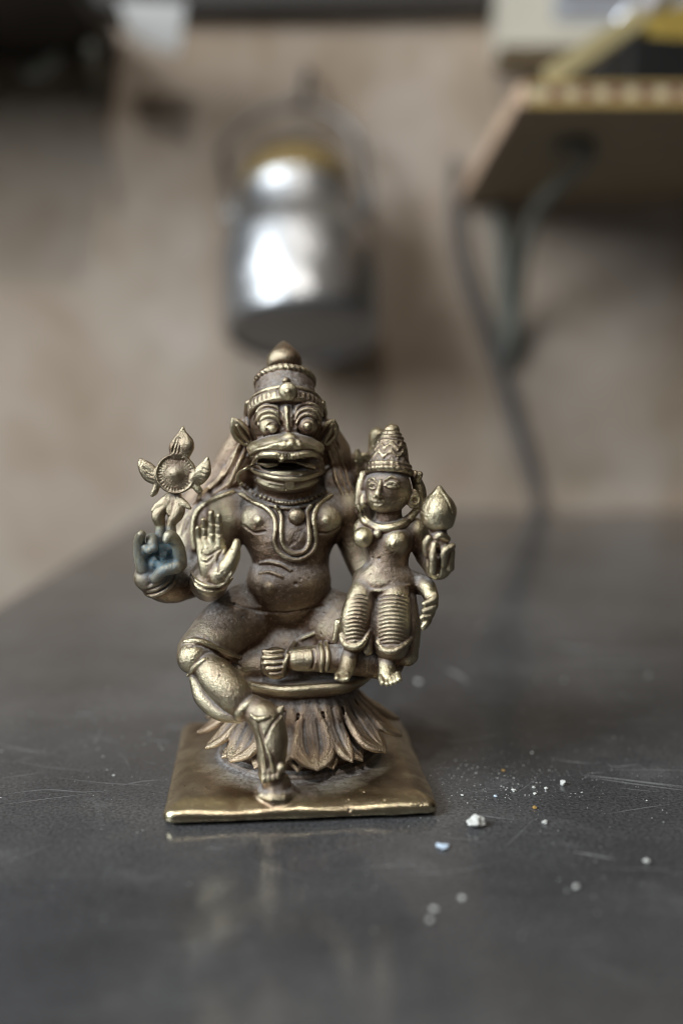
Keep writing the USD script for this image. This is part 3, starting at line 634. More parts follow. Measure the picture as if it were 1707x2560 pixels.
# ---- the lion-headed figure: torso
ell(W(722, 1312, 199), (11.0, 6.6, 8.2), 1.0, BODY)
chain([W(724, 1350, 199), W(727, 1410, 198.5), W(722, 1465, 198.5)], [8.6, 8.0, 8.8], 1.5, BODY)
ell(W(722, 1455, 196), (8.4, 6.6, 5.4), 1.2, BODY)
ell(W(718, 1545, 199.5), (12.2, 5.6, 7.0), 2.0, BODY)
for x in (648, 812): ell(W(x, 1300, 195.6), (3.9, 3.0, 3.5), 2.0, BODY)
ball(W(578, 1282, 200), 4.6, 1.6, BODY); ball(W(862, 1276, 200), 4.4, 1.6, BODY)
chain([W(578, 1282, 200), W(862, 1276, 200)], 4.4, 1.5, BODY)
chain([W(720, 1262, 199), W(718, 1170, 198)], [6.6, 6.0], 1.2, BODY)
# lap cloth between the thighs
ell(W(712, 1610, 197.0), (10.0, 5.2, 4.6), 1.6, BODY)
ell(W(650, 1660, 195.0), (9.0, 6.0, 4.6), 1.5, BODY)
ell(W(790, 1660, 195.5), (11.0, 6.0, 4.4), 1.5, BODY)
# head
ell(W(716, 1062, 197.5), (7.3, 6.6, 7.2), 0.8, BODY)
ell(W(714, 1122, 191.6), (7.8, 6.6, 2.5), 0.7, BODY)
ell(W(718, 1110, 190.6), (5.4, 5.4, 1.9), 0.8, BODY)
ell(W(719, 1192, 193.8), (6.5, 5.8, 3.5), 1.0, BODY)
ell(W(719, 1165, 195.5), (7.4, 5.6, 4.0), 0.8, BODY)
# thighs and hips
chain([W(620, 1545, 198), W(560, 1580, 193), W(497, 1632, 186.5)], [7.2, 6.0, 4.3], 1.5, BODY)
chain([W(830, 1560, 198), W(900, 1610, 193), W(960, 1640, 190.0)], [7.0, 5.6, 4.2], 1.5, BODY)
# dangling leg: knee, calf, foot
knee, ank = W(493, 1648, 183.8), W(612, 1775, 178.8)
ball(W(484, 1646, 184.0), 3.3, 0.35, BODY + '/knee_cap')
chain([W(520, 1672, 182.6), W(548, 1700, 181.0), W(580, 1735, 179.6), W(612, 1772, 178.8)], [2.9, 3.65, 3.5, 2.4], 0.25, BODY)
chain([W(492, 1700, 185.2), W(512, 1745, 184.0), W(552, 1780, 182.0), W(598, 1795, 180.2)], [1.5, 2.1, 1.9, 1.2], 0.5, BODY)
tor(W(617, 1772, 178.6), ank - knee, 2.1, 0.95, 0.25, BODY + '/anklet')
chain([W(628, 1775, 178.4), W(660, 1795, 177.2), W(678, 1840, 176.2), W(680, 1890, 175.2), W(676, 1935, 174.6)], [2.5, 3.1, 3.1, 2.8, 2.3], 0.6, BODY)
chain([W(676, 1790, 177.0), W(705, 1772, 176.8)], [1.6, 0.5], 0.4, BODY)
ribbon([W(700, 1782, 176.6), W(698, 1850, 175.6), W(690, 1925, 174.4)], [0.7, 1.2, 1.0], [0.5, 0.6, 0.5], (0.5, -1, 0), 0.3, BODY)
line([(702, 1790), (680, 1815), (662, 1848)], 0.33, 0.1, 0.15, None, True)
line([(640, 1796), (652, 1850), (664, 1918)], [.2, .42, .3], 0.05, 0.2, BODY)
line([(662, 1860), (676, 1896), (684, 1930)], [.2, .4, .3], 0.05, 0.2, BODY)
line([(646, 1812), (660, 1868), (672, 1924)], 0.28, 0.0, 0.15, None, True)
line([(628, 1790), (645, 1800), (672, 1794)], [.3, .5, .3], 0.1, 0.2, BODY + '/anklet')
for i, x in enumerate((660, 672, 684, 695)): chain([W(x + 2, 1918, 173.4), W(x, 1952 - 3 * i, 172.6)], [0.75, 0.6], 0.15, new(BODY + '/toe'))
knob(704, 1922, 0.95, 0.0, 0.3, BODY)
# little support under the foot
rev([(3.4, 3.2), (3.9, 4.2), (3.5, 4.9), (2.9, 5.4), (2.6, 6.4), (2.2, 7.6)], W(690, 1985, 175.2) * [1, 1, 0], (0, 0, 1), 0.9, 'foot_support', lambda th, r, s: 0.14 * np.sin(3 * th + s) + 0.06 * np.sin(8 * th))
# folded leg on the ledge
chain([W(960, 1650, 188.5), W(880, 1650, 186.8), W(800, 1648, 186.2), W(742, 1650, 186.0)], [4.2, 3.2, 2.7, 2.4], 0.6, BODY)
ell(W(690, 1660, 186.2), (3.2, 2.0, 3.3), 0.5, BODY)
for j, (y, x0, x1) in enumerate(((1632, 662, 705), (1646, 661, 704), (1660, 664, 704), (1674, 670, 706), (1687, 677, 707))):
    P = S([x0, (x0 + x1) / 2, x1], [y, y, y - 3], 0.05); chain(P, [0.62, 0.5, 0.4], 0.15, new(BODY + '/toe'))
chain(S([706, 720, 735, 760, 784], [1690, 1640, 1612, 1596, 1586], 0.1), [0.5, 0.55, 0.5, 0.4], 0.2, BODY)
line([(783, 1628), (786, 1650), (780, 1672)], 0.30, 0.0, 0.12, None, True)
line([(800, 1612), (806, 1640), (803, 1678)], 0.5, 0.15, 0.2, BODY + '/anklet_001')
line([(814, 1610), (820, 1640), (817, 1676)], 0.45, 0.12, 0.2, BODY + '/anklet_001')

# near hand raised, palm out, with its forearm seen end on
sh, el_, wr = W(582, 1300, 199), W(520, 1440, 196), W(520, 1448, 184.5)
chain([sh, W(548, 1375, 199.5), el_], [4.4, 3.6, 3.5], 0.8, BODY)
chain([el_, W(522, 1458, 190), W(524, 1456, 184.2)], [3.7, 3.8, 3.0], 0.8, BODY)
def bracelet(c, axis, R, r, part):
    for o in (-0.75, 0.0, 0.75):
        c2 = np.asarray(c) + np.asarray(axis) / np.linalg.norm(axis) * o
        tor(c2, axis, R, r, 0.15, part)
ribbon([W(529, 1448, 182.8), W(531, 1420, 182.6), W(530, 1385, 183.0), W(527, 1358, 183.3)], [1.9, 2.6, 2.9, 2.8], [1.4, 1.35, 1.1, 0.85], (1, 0.06, 0), 0.4, BODY)
for (x0, x1, y1, r0, r1) in ((500, 494, 1322, .66, .50), (514, 509, 1303, .74, .56), (531, 528, 1284, .86, .64), (549, 547, 1292, .84, .62)):
    chain([W(x0, 1368, 183.2), W((x0 + x1) / 2, (1360 + y1) / 2, 183.2), W(x1, y1, 182.6)], [r0, r0 * .98, r1], 0.14, new(BODY + '/finger'))
chain([W(546, 1440, 182.4), W(570, 1416, 181.7), W(586, 1384, 181.4), W(592, 1357, 181.6)], [2.1, 1.75, 1.2, 0.7], 0.4, BODY + '/thumb')
for x, ys in ((531, (1310, 1335)), (549, (1314, 1338)), (513, (1322, 1342))):
    for y in ys: line([(x - 7, y), (x, y + 1), (x + 7, y)], 0.16, 0.0, 0.06, None, True, dense=3)
line([(505, 1385), (520, 1392), (540, 1380), (552, 1372)], 0.2, 0.0, 0.1, None, True)
line([(503, 1405), (518, 1408), (534, 1392)], 0.18, 0.0, 0.1, None, True)
line([(560, 1372), (545, 1400), (546, 1432)], 0.24, 0.0, 0.12, None, True)

for dy, r_ in ((0, .42), (13, .38)): line([(478, 1432 + dy), (496, 1458 + dy), (526, 1468 + dy), (558, 1462 + dy), (580, 1434 + dy)], [r_ * .7, r_, r_, r_, r_ * .7], 0.2, 0.15, BODY + '/bracelet')
# far right arm: broad upper arm under the mane, forearm, stained hand with the wheel
chain([W(560, 1275, 204), W(500, 1320, 205), W(470, 1385, 203), W(462, 1450, 199)], [4.8, 5.2, 4.2, 3.6], 1.2, BODY)
line([(583, 1232), (545, 1246), (508, 1266), (488, 1290), (482, 1330), (486, 1372)], 0.6, 0.1, 0.4, BODY)
chain([W(478, 1452, 197), W(420, 1462, 193), W(372, 1446, 190.5)], [3.7, 3.9, 3.0], 0.8, BODY)
ax_ = W(362, 1418, 189.0) - W(395, 1462, 191)
for o in (0, 1.2, 2.2):
    tor(W(398, 1452, 191.4) + ax_ / np.linalg.norm(ax_) * (o - .6), ax_ + [0, -.4, 0], 3.6 - 0.12 * o, 0.5, 0.2, BODY + '/bracelet_001')
ell(W(402, 1402, 189.8), (4.2, 2.4, 4.0), 0.6, BODY)
ell(W(402, 1388, 186.6), (2.3, 1.6, 2.0), 0.8, None, None, True)
chain([W(360, 1420, 189), W(350, 1385, 187.8), W(348, 1352, 186.6), W(353, 1338, 185.4)], [1.6, 1.25, 1.1, 0.95], 0.3, BODY + '/finger_010')
chain([W(384, 1378, 190.5), W(378, 1350, 189.0), W(380, 1352, 186.6), W(384, 1372, 185.6)], [1.2, 1.15, 1.05, 0.9], 0.25, BODY + '/finger_011')
chain([W(360, 1392, 188.4), W(364, 1372, 186.8), W(372, 1378, 185.6)], [1.0, .95, .8], 0.25, BODY + '/finger_012')
chain([W(446, 1412, 189), W(448, 1380, 187.4), W(437, 1352, 186.2), W(424, 1342, 185.4), W(417, 1352, 184.8)], [1.7, 1.35, 1.2, 1.15, 0.8], 0.3, BODY + '/thumb_001')
chain([W(440, 1420, 187.0), W(410, 1428, 186.6), W(388, 1448, 187.4)], [1.3, 1.2, 1.0], 0.5, BODY)

for x, y, r in ((392, 1398, 1.1), (412, 1392, .9), (404, 1412, 1.2), (425, 1402, .8), (384, 1412, .8)): knob(x, y, r, -0.45, 0.35, BODY)
line([(388, 1384), (404, 1402), (430, 1396)], 0.3, 0.0, 0.2, None, True)
# the wheel on its ribboned stem
WY = 189.5
wx = np.array([0.06, -1, 0.05]); wc = W(440, 1186, WY)
chain([W(401, 1352, WY), W(402, 1318, WY), W(396, 1290, WY), W(412, 1268, WY + .4), W(426, 1246, WY + 1.0)], [1.15, 1.05, 1.35, 1.1, 1.1], 0.3, 'wheel/stem')
chain([W(430, 1350, WY), W(428, 1312, WY), W(444, 1285, WY), W(446, 1264, WY + .4), W(442, 1244, WY + 1.0)], [1.15, 1.05, 1.35, 1.2, 1.1], 0.3, 'wheel/stem_001')
for x0, y0, x1 in ((400, 1252, 408), (412, 1256, 416), (430, 1262, 422), (446, 1256, 440), (456, 1246, 448)):
    leaf(W(430, 1236, WY + .7), W(x1 + (x0 - 428) * .9, y0 + 26, WY - .6), 0.95, 0.6, (1, 0, 0), 0.12, new('wheel/ribbon'), (0.6, 1, 1, 0.9, 0.5))
def ticks(th, r, s): return 0.22 * np.clip(np.cos(th * 34), -0.2, 1) * np.exp(-((r - 3.15) / 0.33) ** 2) * (s > 0.2)
rev([(3.2, -1.0), (3.95, -0.5), (4.05, 0.5), (3.85, 1.0), (3.6, 1.02), (3.48, 0.72), (2.7, 0.72), (1.8, 0.84), (1.2, 1.05), (0.8, 1.32), (0.4, 1.55), (0.01, 1.6)], wc, wx, 0.12, 'wheel', ticks)
leaf(W(452, 1142, WY), W(457, 1072, WY), 2.5, 1.05, (1, 0, 0.1), 0.15, 'wheel/flame', (0.75, 0.95, 1.0, 0.72, 0.4, 0.12))
for x0, x1 in ((431, 442), (440, 448), (449, 452)): line([(x0, 1132), (x1, 1098)], 0.2, 0.0, 0.08, None, True, dense=6)
leaf(W(394, 1212, WY), W(357, 1152, WY), 2.3, 0.9, (1, 0, -0.3), 0.15, 'wheel/flame_001', (0.5, 0.95, 1.0, 0.9, 0.7, 0.3))
leaf(W(488, 1214, WY), W(519, 1147, WY), 2.2, 0.9, (1, 0, 0.3), 0.15, 'wheel/flame_002', (0.6, 0.9, 1.0, 0.8, 0.5, 0.12))
for a in range(4):
    line([(362 + a * 5, 1172 + a * 13), (378 + a * 2, 1182 + a * 11)], 0.17, 0.0, 0.06, None, True, dense=4)
    line([(522 - a * 6, 1178 + a * 11), (506 - a * 3, 1172 + a * 11)], 0.17, 0.0, 0.06, None, True, dense=4)
chain([W(392, 1214, WY), W(388, 1228, WY), W(381, 1238, WY)], [0.7, 0.75, 0.55], 0.2, 'wheel/bud')
chain([W(486, 1214, WY), W(496, 1226, WY), W(502, 1236, WY)], [0.75, 0.8, 0.5], 0.2, 'wheel/bud_001')

# far left arm: behind the small figure, hand with the conch; near left arm round her waist
chain([W(865, 1275, 203), W(905, 1270, 206), W(915, 1215, 206), W(915, 1170, 205)], [4.2, 3.4, 2.6, 2.0], 0.8, BODY)
leaf(W(900, 1226, 203.5), W(893, 1128, 203), 1.5, 0.9, (1, 0.5, 0), 0.3, BODY + '/conch', (0.4, 0.9, 1.0, 0.8, 0.8, 0.4))
chain([W(912, 1140, 203.5), W(918, 1150, 204)], [0.7, 1.0], 0.3, BODY)
chain([W(926, 1185, 205), W(938, 1130, 205.5), W(942, 1090, 205.5)], [2.0, 1.7, 1.75], 0.4, BODY + '/conch')
chain([W(868, 1280, 200), W(898, 1370, 200), W(922, 1440, 198)], [4.4, 4.1, 3.4], 0.8, BODY)
chain([W(930, 1440, 198), W(1010, 1452, 192), W(1062, 1468, 186.5), W(1076, 1490, 184)], [2.8, 2.4, 1.9, 1.5], 0.6, BODY)
for (a, b, c) in (((1082, 1482), (1084, 1500), (1062, 1512)), ((1084, 1500), (1082, 1520), (1060, 1530)), ((1080, 1518), (1074, 1538), (1056, 1546)), ((1072, 1536), (1066, 1556), (1058, 1570))):
    chain([W(*a, 184), W(*b, 182.6), W(*c, 182.0)], [0.95, 0.85, 0.65], 0.15, new(BODY + '/finger'))

# ---- mane and ears
mn = BODY + '/mane'
for pts, r in (([(622, 1080, 202), (596, 1130, 203.5), (566, 1190, 205), (520, 1240, 206), (470, 1300, 206.5), (452, 1350, 206)], [3.2, 3.6, 4.0, 4.2, 3.6, 2.2]),
               ([(606, 1150, 202.5), (586, 1200, 202.5), (556, 1250, 203.5)], [3.2, 3.6, 3.4]),
               ([(806, 1080, 202), (838, 1130, 203.5), (858, 1180, 204.5), (880, 1235, 205)], [3.0, 3.2, 2.6, 1.8])):
    chain([W(*c) for c in pts], r, 0.8, mn, n=3)
ell(W(716, 1150, 203), (9.6, 4.2, 11.0), 1.0, mn)
ball(W(840, 1216, 202.5), 3.6, 1.2, mn)
for pts in ([(606, 1098), (590, 1140), (570, 1180), (544, 1204)], [(598, 1112), (578, 1150), (556, 1188), (520, 1228)], [(612, 1120), (600, 1160), (588, 1200), (566, 1226)], [(604, 1140), (588, 1180), (570, 1212), (530, 1240)], [(560, 1170), (542, 1204), (500, 1240), (474, 1282)],
            [(832, 1100), (850, 1140), (862, 1180), (880, 1232)], [(824, 1104), (838, 1140), (850, 1188), (868, 1234)], [(822, 1130), (832, 1160), (840, 1200), (856, 1238)]):
    line(pts, [0.25, 0.5, 0.45, 0.25], 0.1, 0.25, new(mn + '_lock'))
for pts in ([(598, 1126), (580, 1166), (560, 1200)], [(610, 1150), (596, 1184), (578, 1216)], [(838, 1120), (852, 1160), (864, 1200)], [(828, 1116), (842, 1160), (852, 1204)], [(586, 1128), (562, 1176), (530, 1212), (496, 1244)], [(574, 1150), (548, 1190), (512, 1226), (484, 1262)], [(500, 1254), (478, 1290), (462, 1330)], [(486, 1262), (464, 1300), (454, 1340)], [(844, 1112), (862, 1160), (876, 1206)]):
    line(pts, 0.28, 0.05, 0.15, None, True)
for pts, sd in (([(620, 1104, 198.5), (604, 1086, 197.6), (592, 1066, 197.0), (582, 1049, 196.6)], (0.87, -0.25, 0.5)), ([(810, 1104, 198.5), (822, 1084, 198.0), (829, 1066, 197.6), (834, 1052, 197.4)], (0.92, 0.3, -0.4))):
    en = new(BODY + '/ear'); P_ = np.array([W(*c) for c in pts])
    ribbon(P_, [1.5, 2.0, 1.6, 0.35], [0.8, 0.75, 0.6, 0.35], sd, 0.3, en, n=6)
    ribbon(P_[:3] + [0, -0.75, 0], [0.8, 1.15, 0.55], [0.45, 0.5, 0.35], sd, 0.15, None, n=6, cut=True)
    chain(P_[:3] + [0.1, -0.5, 0], [0.45, 0.5, 0.35], 0.2, en)
# ---- face
# sockets, lids, eyeballs with raised pupils
for nm, ex, ey, er, px_, py_, fl in (('a', 673, 1071, 2.05, 681, 1074, -1), ('b', 769, 1066, 1.95, 769, 1067, 1)):
    c = S(ex - 3 * fl, ey - 22, 0.0)[0]
    ell(c + [0, 0.9, 0], (3.0, 1.7, 3.0), 0.5, BODY)
    for j, (dy, hw, rr) in enumerate(((-29, 29, .42), (-42, 34, .42), (-55, 38, .42))):
        line([(ex - hw, ey + dy + 24 + 4 * j), (ex - hw * .6, ey + dy + 7), (ex, ey + dy), (ex + hw * .6, ey + dy + 7), (ex + hw, ey + dy + 22 + 4 * j)], [rr * .6, rr, rr, rr, rr * .6], 0.05, 0.1, BODY + '/eyelid' + ('_001' if fl > 0 else ''))
    c = S(ex, ey, -0.6)[0]
    tor(c + [0, -0.6, 0], (0, -1, 0.12), er + 0.15, 0.3, 0.12, None, None, (1, 0, 0), True)
    e_ = new(BODY + '/eye'); ball(c, er, 0.08, e_)
    pc_ = S(px_, py_, 0.0)[0]
    tor(pc_ + [0, 0.1, 0], (0, -1, 0.1), 1.1, 0.2, 0.08, None, None, (1, 0, 0), True)
    ball(pc_ + [0, 0.15, 0], 0.86, 0.08, new(BODY + '/pupil'))
line([(700, 1016), (702, 1040), (706, 1070)], 0.3, 0.0, 0.25, None, True); line([(734, 1016), (735, 1040), (736, 1070)], 0.3, 0.0, 0.25, None, True)
chain(S([716, 717, 719, 721], [1022, 1038, 1060, 1078], 0.0), [0.6, 0.42, 0.36, 0.45], 0.25, BODY)
# nose, nostrils, upper lip
ell(S(724, 1096, -0.5)[0], (1.3, 1.1, 1.1), 0.8, BODY)
for x, y, r in ((711, 1110, .62), (728, 1106, .7), (745, 1108, .62)): knob(x, y, r, 0.0, 0.3, BODY)
for x, y in ((714, 1117), (742, 1115)): knob(x, y, 0.5, 0.5, 0.1, None, True)
line([(621, 1142), (638, 1129), (668, 1121), (696, 1112), (712, 1118), (728, 1111), (744, 1117), (760, 1112), (790, 1123), (810, 1142)], [0.35, 0.45, 0.5, 0.45, 0.5, 0.45, 0.35], 0.05, 0.35, BODY + '/upper_lip')
line([(622, 1142), (660, 1129), (718, 1131), (780, 1128), (810, 1142)], 0.3, 0.0, 0.1, None, True)
# mouth: corners, gum, teeth, opening, lower lip
ell(W(714, 1157, S(714, 1157)[0][1] + 0.1), (6.3, 1.5, 2.0), 0.4, None, None, True)
ell(W(708, 1169, S(708, 1169)[0][1] + 0.4), (4.4, 2.6, 0.75), 0.3, None, None, True)
ell(W(640, 1152, S(640, 1152)[0][1]), (1.2, 0.9, 0.9), 0.3, None, None, True)
line([(630, 1148), (656, 1139), (690, 1138), (714, 1145)], [0.4, 0.62, 0.62, 0.4], 0.3, 0.25, BODY + '/gum')
line([(724, 1145), (752, 1138), (784, 1138), (804, 1150)], [0.4, 0.62, 0.62, 0.4], 0.3, 0.25, BODY + '/gum_001')
for i, x in enumerate(range(690, 752, 8)): 
    y = 1141 + (2 if 700 < x < 745 else 0); chain(S([x, x], [y - 3, y + 5], 0.1), [0.24, 0.24], 0.1, new(BODY + '/tooth'))
line([(650, 1160), (672, 1157), (694, 1154), (708, 1148)], [0.45, 0.8, 0.7, 0.4], 0.5, 0.25, BODY + '/tongue')
line([(648, 1158), (668, 1163), (690, 1162)], [0.4, 0.6, 0.4], 0.3, 0.2, BODY + '/tongue')
line([(746, 1158), (768, 1164), (784, 1170)], [0.4, 0.7, 0.5], 0.3, 0.2, BODY + '/gum_001')
line([(624, 1172), (650, 1186), (690, 1196), (728, 1199), (764, 1196), (796, 1186), (820, 1170)], [0.4, 0.55, 0.55, 0.6, 0.55, 0.5, 0.4], 0.15, 0.3, BODY + '/lower_lip')
line([(634, 1172), (662, 1181), (710, 1188), (750, 1188)], 0.35, 0.15, 0.15, None, True)
line([(636, 1190), (664, 1203), (716, 1212), (766, 1208), (800, 1194)], 0.4, 0.15, 0.2, None, True)
line([(640, 1204), (676, 1218), (716, 1224), (770, 1216)], [0.3, 0.4, 0.4, 0.3], 0.0, 0.3, BODY)
for x in (717, 724, 731): chain(S([x, x + 1], [1207, 1222], 0.15), 0.38, 0.1, BODY + '/chin_tuft')
line([(668, 1111), (695, 1105)], 0.14, 0.0, 0.05, None, True, dense=4)
chain(np.vstack([S([642, 630], [1146, 1164], 0.2), [W(616, 1172, 187), W(600, 1182, 189), W(594, 1196, 191.5), W(603, 1212, 194)]]), [0.45, 0.36, 0.32, 0.30, 0.30, 0.34], 0.12, BODY + '/whisker', n=4)

# ---- crown, leaning back
CT = math.radians(32); ca = np.array([-0.05, math.sin(CT), math.cos(CT)]); ca /= np.linalg.norm(ca); cc = W(714, 1034, 197.6)
cr = BODY + '/crown'
def lattice(th, r, s):
    a = th * 9; b = s * 3.6
    return 0.08 * (np.maximum(np.abs(np.sin((a + b) / 2)), np.abs(np.sin((a - b) / 2))) < 0.55) * ((s > 2.2) & (s < 6.6))
rev([(7.0, -1.2), (7.1, 1.8), (6.5, 2.2), (6.0, 6.4), (5.0, 7.6), (3.2, 8.8), (2.5, 9.9), (2.55, 10.8)], cc, ca, 0.25, cr, lattice)
def ribs(th, r, s): return 0.09 * np.cos(th * 40) * (np.abs(s - 0.2) < 0.8)
rev([(7.0, -1.3), (7.55, -1.0), (7.75, 0.3), (7.55, 1.2), (7.75, 1.35), (7.7, 1.95), (7.0, 2.2)], cc, ca, 0.12, cr + '_band', ribs)
tor(cc + ca * 7.25, ca, 5.65, 0.85, 0.15, cr + '_rope', lambda th, ph: 0.07 * np.sin(th * 34 + ph * 2.0))
tor(cc + ca * 8.7, ca, 3.3, 0.4, 0.2, cr)
rev([(2.5, 10.3), (3.3, 11.0), (3.7, 12.2), (3.45, 13.6), (2.6, 15.0), (1.5, 16.3), (0.7, 17.2), (0.05, 17.7)], cc, ca, 0.2, BODY + '/finial', sm=5)
b_ = S(720, 980, 0.4)[0]
rev([(1.8, -1.2), (1.85, 0.0), (1.6, 0.5), (1.1, 0.75), (0.7, 0.85), (0.5, 1.15), (0.3, 1.3), (0.01, 1.35)], b_, (0, -1, -0.05), 0.2, BODY + '/medallion')
knob(715, 953, 0.75, 0.0, 0.15, BODY + '/medallion_001')
line([(620, 1003), (652, 985), (694, 975)], 0.2, 0.05, 0.08, None, True)
line([(745, 976), (780, 984), (808, 1001)], 0.2, 0.05, 0.08, None, True)
for x0, x1 in ((620, 617), (806, 811)):
    line([(x0, 1008), (x1, 1034), (x0, 1066)], [0.6, 0.7, 0.5], 0.15, 0.25, cr + '_band')

# ---- collar and necklace
for i, t in enumerate(np.linspace(0, 1, 25)):
    q = (np.array([(603, 1211), (640, 1238), (690, 1256), (727, 1260), (770, 1252), (816, 1232)]))
    x = np.interp(t, np.linspace(0, 1, 6), q[:, 0]); y = np.interp(t, np.linspace(0, 1, 6), q[:, 1])
    knob(x, y, 0.46, 0.15, 0.08, new(BODY + '/bead'))
line([(600, 1222), (640, 1252), (690, 1269), (727, 1273), (772, 1265), (820, 1240)], 0.36, 0.1, 0.12, BODY + '/collar')
nk = BODY + '/necklace'
line([(602, 1237), (632, 1256), (663, 1270), (684, 1293), (689, 1322), (686, 1357), (701, 1386), (736, 1402), (767, 1392), (786, 1371), (788, 1333), (784, 1298), (795, 1265), (828, 1239)], 0.5, 0.28, 0.12, nk)
line([(689, 1268), (703, 1291), (703, 1333), (706, 1362), (722, 1381), (743, 1386), (763, 1378), (773, 1355), (771, 1312), (767, 1284), (777, 1266)], 0.46, 0.28, 0.12, nk + '_inner')
pb = S(741, 1293, 0.2)[0]; ell(pb, (1.7, 1.3, 1.7), 0.15, BODY + '/pendant'); chain([pb + [0, 0, -1.2], pb + [0.05, 0, -2.5]], [0.9, 0.3], 0.2, BODY + '/pendant')
for i in range(5): line([(724 + i * 5, 1368 - i * 3), (738 + i * 5, 1332 - i * 2)], 0.13, 0.0, 0.05, None, True, dense=5)
knob(648, 1303, 0.9, -0.45, 0.5, BODY); knob(816, 1300, 0.8, -0.45, 0.5, BODY)
line([(612, 1318), (636, 1334), (662, 1330)], 0.25, 0.0, 0.25, None, True)
line([(800, 1334), (822, 1334), (848, 1322)], 0.3, 0.0, 0.25, None, True)
line([(649, 1410), (676, 1407), (704, 1414), (726, 1428)], [0.25, 0.4, 0.42, 0.3], 0.05, 0.25, BODY + '/belly_fold')
line([(650, 1434), (676, 1432), (706, 1444)], [0.2, 0.35, 0.25], 0.05, 0.3, BODY)
knob(674, 1470, 1.3, -0.5, 0.8, BODY)
knob(752, 1449, 0.26, 0.1, 0.05, None, True); knob(740, 1462, 0.5, 0.2, 0.2, None, True)
line([(463, 1606), (490, 1604), (520, 1612), (560, 1630), (600, 1645)], [0.5, 0.7, 0.6, 0.5, 0.35], 0.1, 0.3, BODY + '/knee_band')
line([(470, 1618), (505, 1618), (560, 1645), (600, 1668)], 0.25, 0.05, 0.2, None, True)
line([(470, 1690), (486, 1672), (508, 1654), (516, 1650)], [0.35, 0.45, 0.45, 0.3], 0.05, 0.15, BODY)
line([(566, 1506), (640, 1528), (720, 1534), (806, 1518)], 0.25, 0.0, 0.5, None, True)
chain([W(560, 1512, 197), W(552, 1500, 196.5)], [1.4, 1.0], 0.5, BODY)

# ---- the small figure on his knee
cy = 187.5
ell(W(975, 1350, cy + 1.2), (5.0, 3.6, 4.6), 0.8, CONS)
chain([W(972, 1385, cy + 1), W(966, 1425, cy + 1)], [4.0, 4.2], 0.8, CONS)
ell(W(960, 1455, cy + 0.6), (6.4, 4.9, 4.0), 1.0, CONS)
for x, y, r in ((908, 1345, 2.05), (990, 1356, 2.45)): ball(W(x, y, cy - 1.8), r, 1.0, CONS)
knob(905, 1350, 0.5, -0.2, 0.3, CONS); knob(982, 1364, 0.6, -0.25, 0.4, CONS)
ell(W(950, 1436, cy - 1.7), (2.6, 1.2, 1.9), 1.4, CONS)
chain([W(972, 1318, cy + 1.2), W(972, 1272, cy + 1)], [2.7, 2.5], 0.6, CONS)
ball(W(912, 1325, cy + 2.0), 2.4, 0.8, CONS); ball(W(1036, 1328, cy + 2.2), 2.5, 0.8, CONS)
# head, turned a little to the left
ell(W(970, 1224, cy + 0.2), (4.6, 4.4, 4.9), 0.4, CONS)
ell(W(953, 1250, cy - 1.8), (2.7, 2.3, 2.4), 1.0, CONS)
# hair at the back
for pts in ([(1036, 1190, 190), (1048, 1225, 190), (1054, 1262, 190)], [(908, 1190, 189), (902, 1230, 189), (898, 1265, 189)]):
    chain([W(*c) for c in pts], [1.0, 1.25, 1.0], 0.4, CONS + '/hair')
chain([W(1044, 1202, 189), W(1049, 1188, 188.8)], [0.8, 0.6], 0.2, CONS + '/hair')
# face
for ex, ey, w in ((931, 1216, 12), (980, 1213, 19)):
    ell(S(ex, ey, -0.3)[0], (mm(w, cy) , .75, .65), 0.2, new(CONS + '/eye'))
    line([(ex - w, ey + 1), (ex, ey - 7), (ex + w, ey + 3)], [0.18, 0.25, 0.18], 0.1, 0.08, CONS)
    line([(ex - w, ey + 3), (ex, ey + 8), (ex + w, ey + 5)], [0.16, 0.2, 0.16], 0.1, 0.08, CONS)
    line([(ex - w, ey - 10), (ex, ey - 19), (ex + w, ey - 7)], [0.2, 0.26, 0.18], 0.1, 0.1, CONS)
    knob(ex + 3, ey, 0.24, 0.05, 0.06, None, True)
chain([W(951, 1205, S(951, 1205)[0][1]), W(947, 1225, S(947, 1225)[0][1] - 0.5), W(943, 1240, S(943, 1240)[0][1] - 0.8)], [0.42, 0.55, 0.75], 0.25, CONS)
knob(937, 1243, 0.45, 0.0, 0.2, CONS); knob(953, 1243, 0.45, 0.0, 0.2, CONS)
line([(932, 1256), (944, 1254), (958, 1257)], [0.25, 0.4, 0.25], 0.1, 0.12, CONS); line([(936, 1264), (945, 1266), (955, 1264)], [0.25, 0.4, 0.25], 0.1, 0.12, CONS)
line([(934, 1260), (945, 1260), (956, 1260)], 0.15, 0.1, 0.06, None, True)
# crown
ct = np.array([0.07, 0.26, 0.97]); ct /= np.linalg.norm(ct); c0 = W(972, 1186, cy + 0.6)
rev([(4.4, -0.3), (4.3, 1.4), (4.0, 1.6), (3.5, 4.6), (2.9, 6.3), (2.4, 6.6), (2.55, 7.2), (2.0, 7.5), (2.1, 8.1), (1.6, 8.4), (1.65, 8.9), (1.2, 9.6), (0.4, 10.1)], c0, ct, 0.15, CONS + '/crown',
    lambda th, r, s: 0.18 * (np.abs(np.abs(((th * 4 / np.pi) % 1) - 0.5) * 2 - ((s / 1.7) % 1)) < 0.28) * ((s > 1.9) & (s < 6.0)))
tor(c0 + ct * 0.45, ct, 4.2, 0.58, 0.12, CONS + '/crown_band', lambda th, ph: 0.06 * np.cos(th * 26))
tor(c0 + ct * 1.45, ct, 3.95, 0.45, 0.12, CONS + '/crown_band_001', lambda th, ph: 0.06 * np.cos(th * 24 + 1))
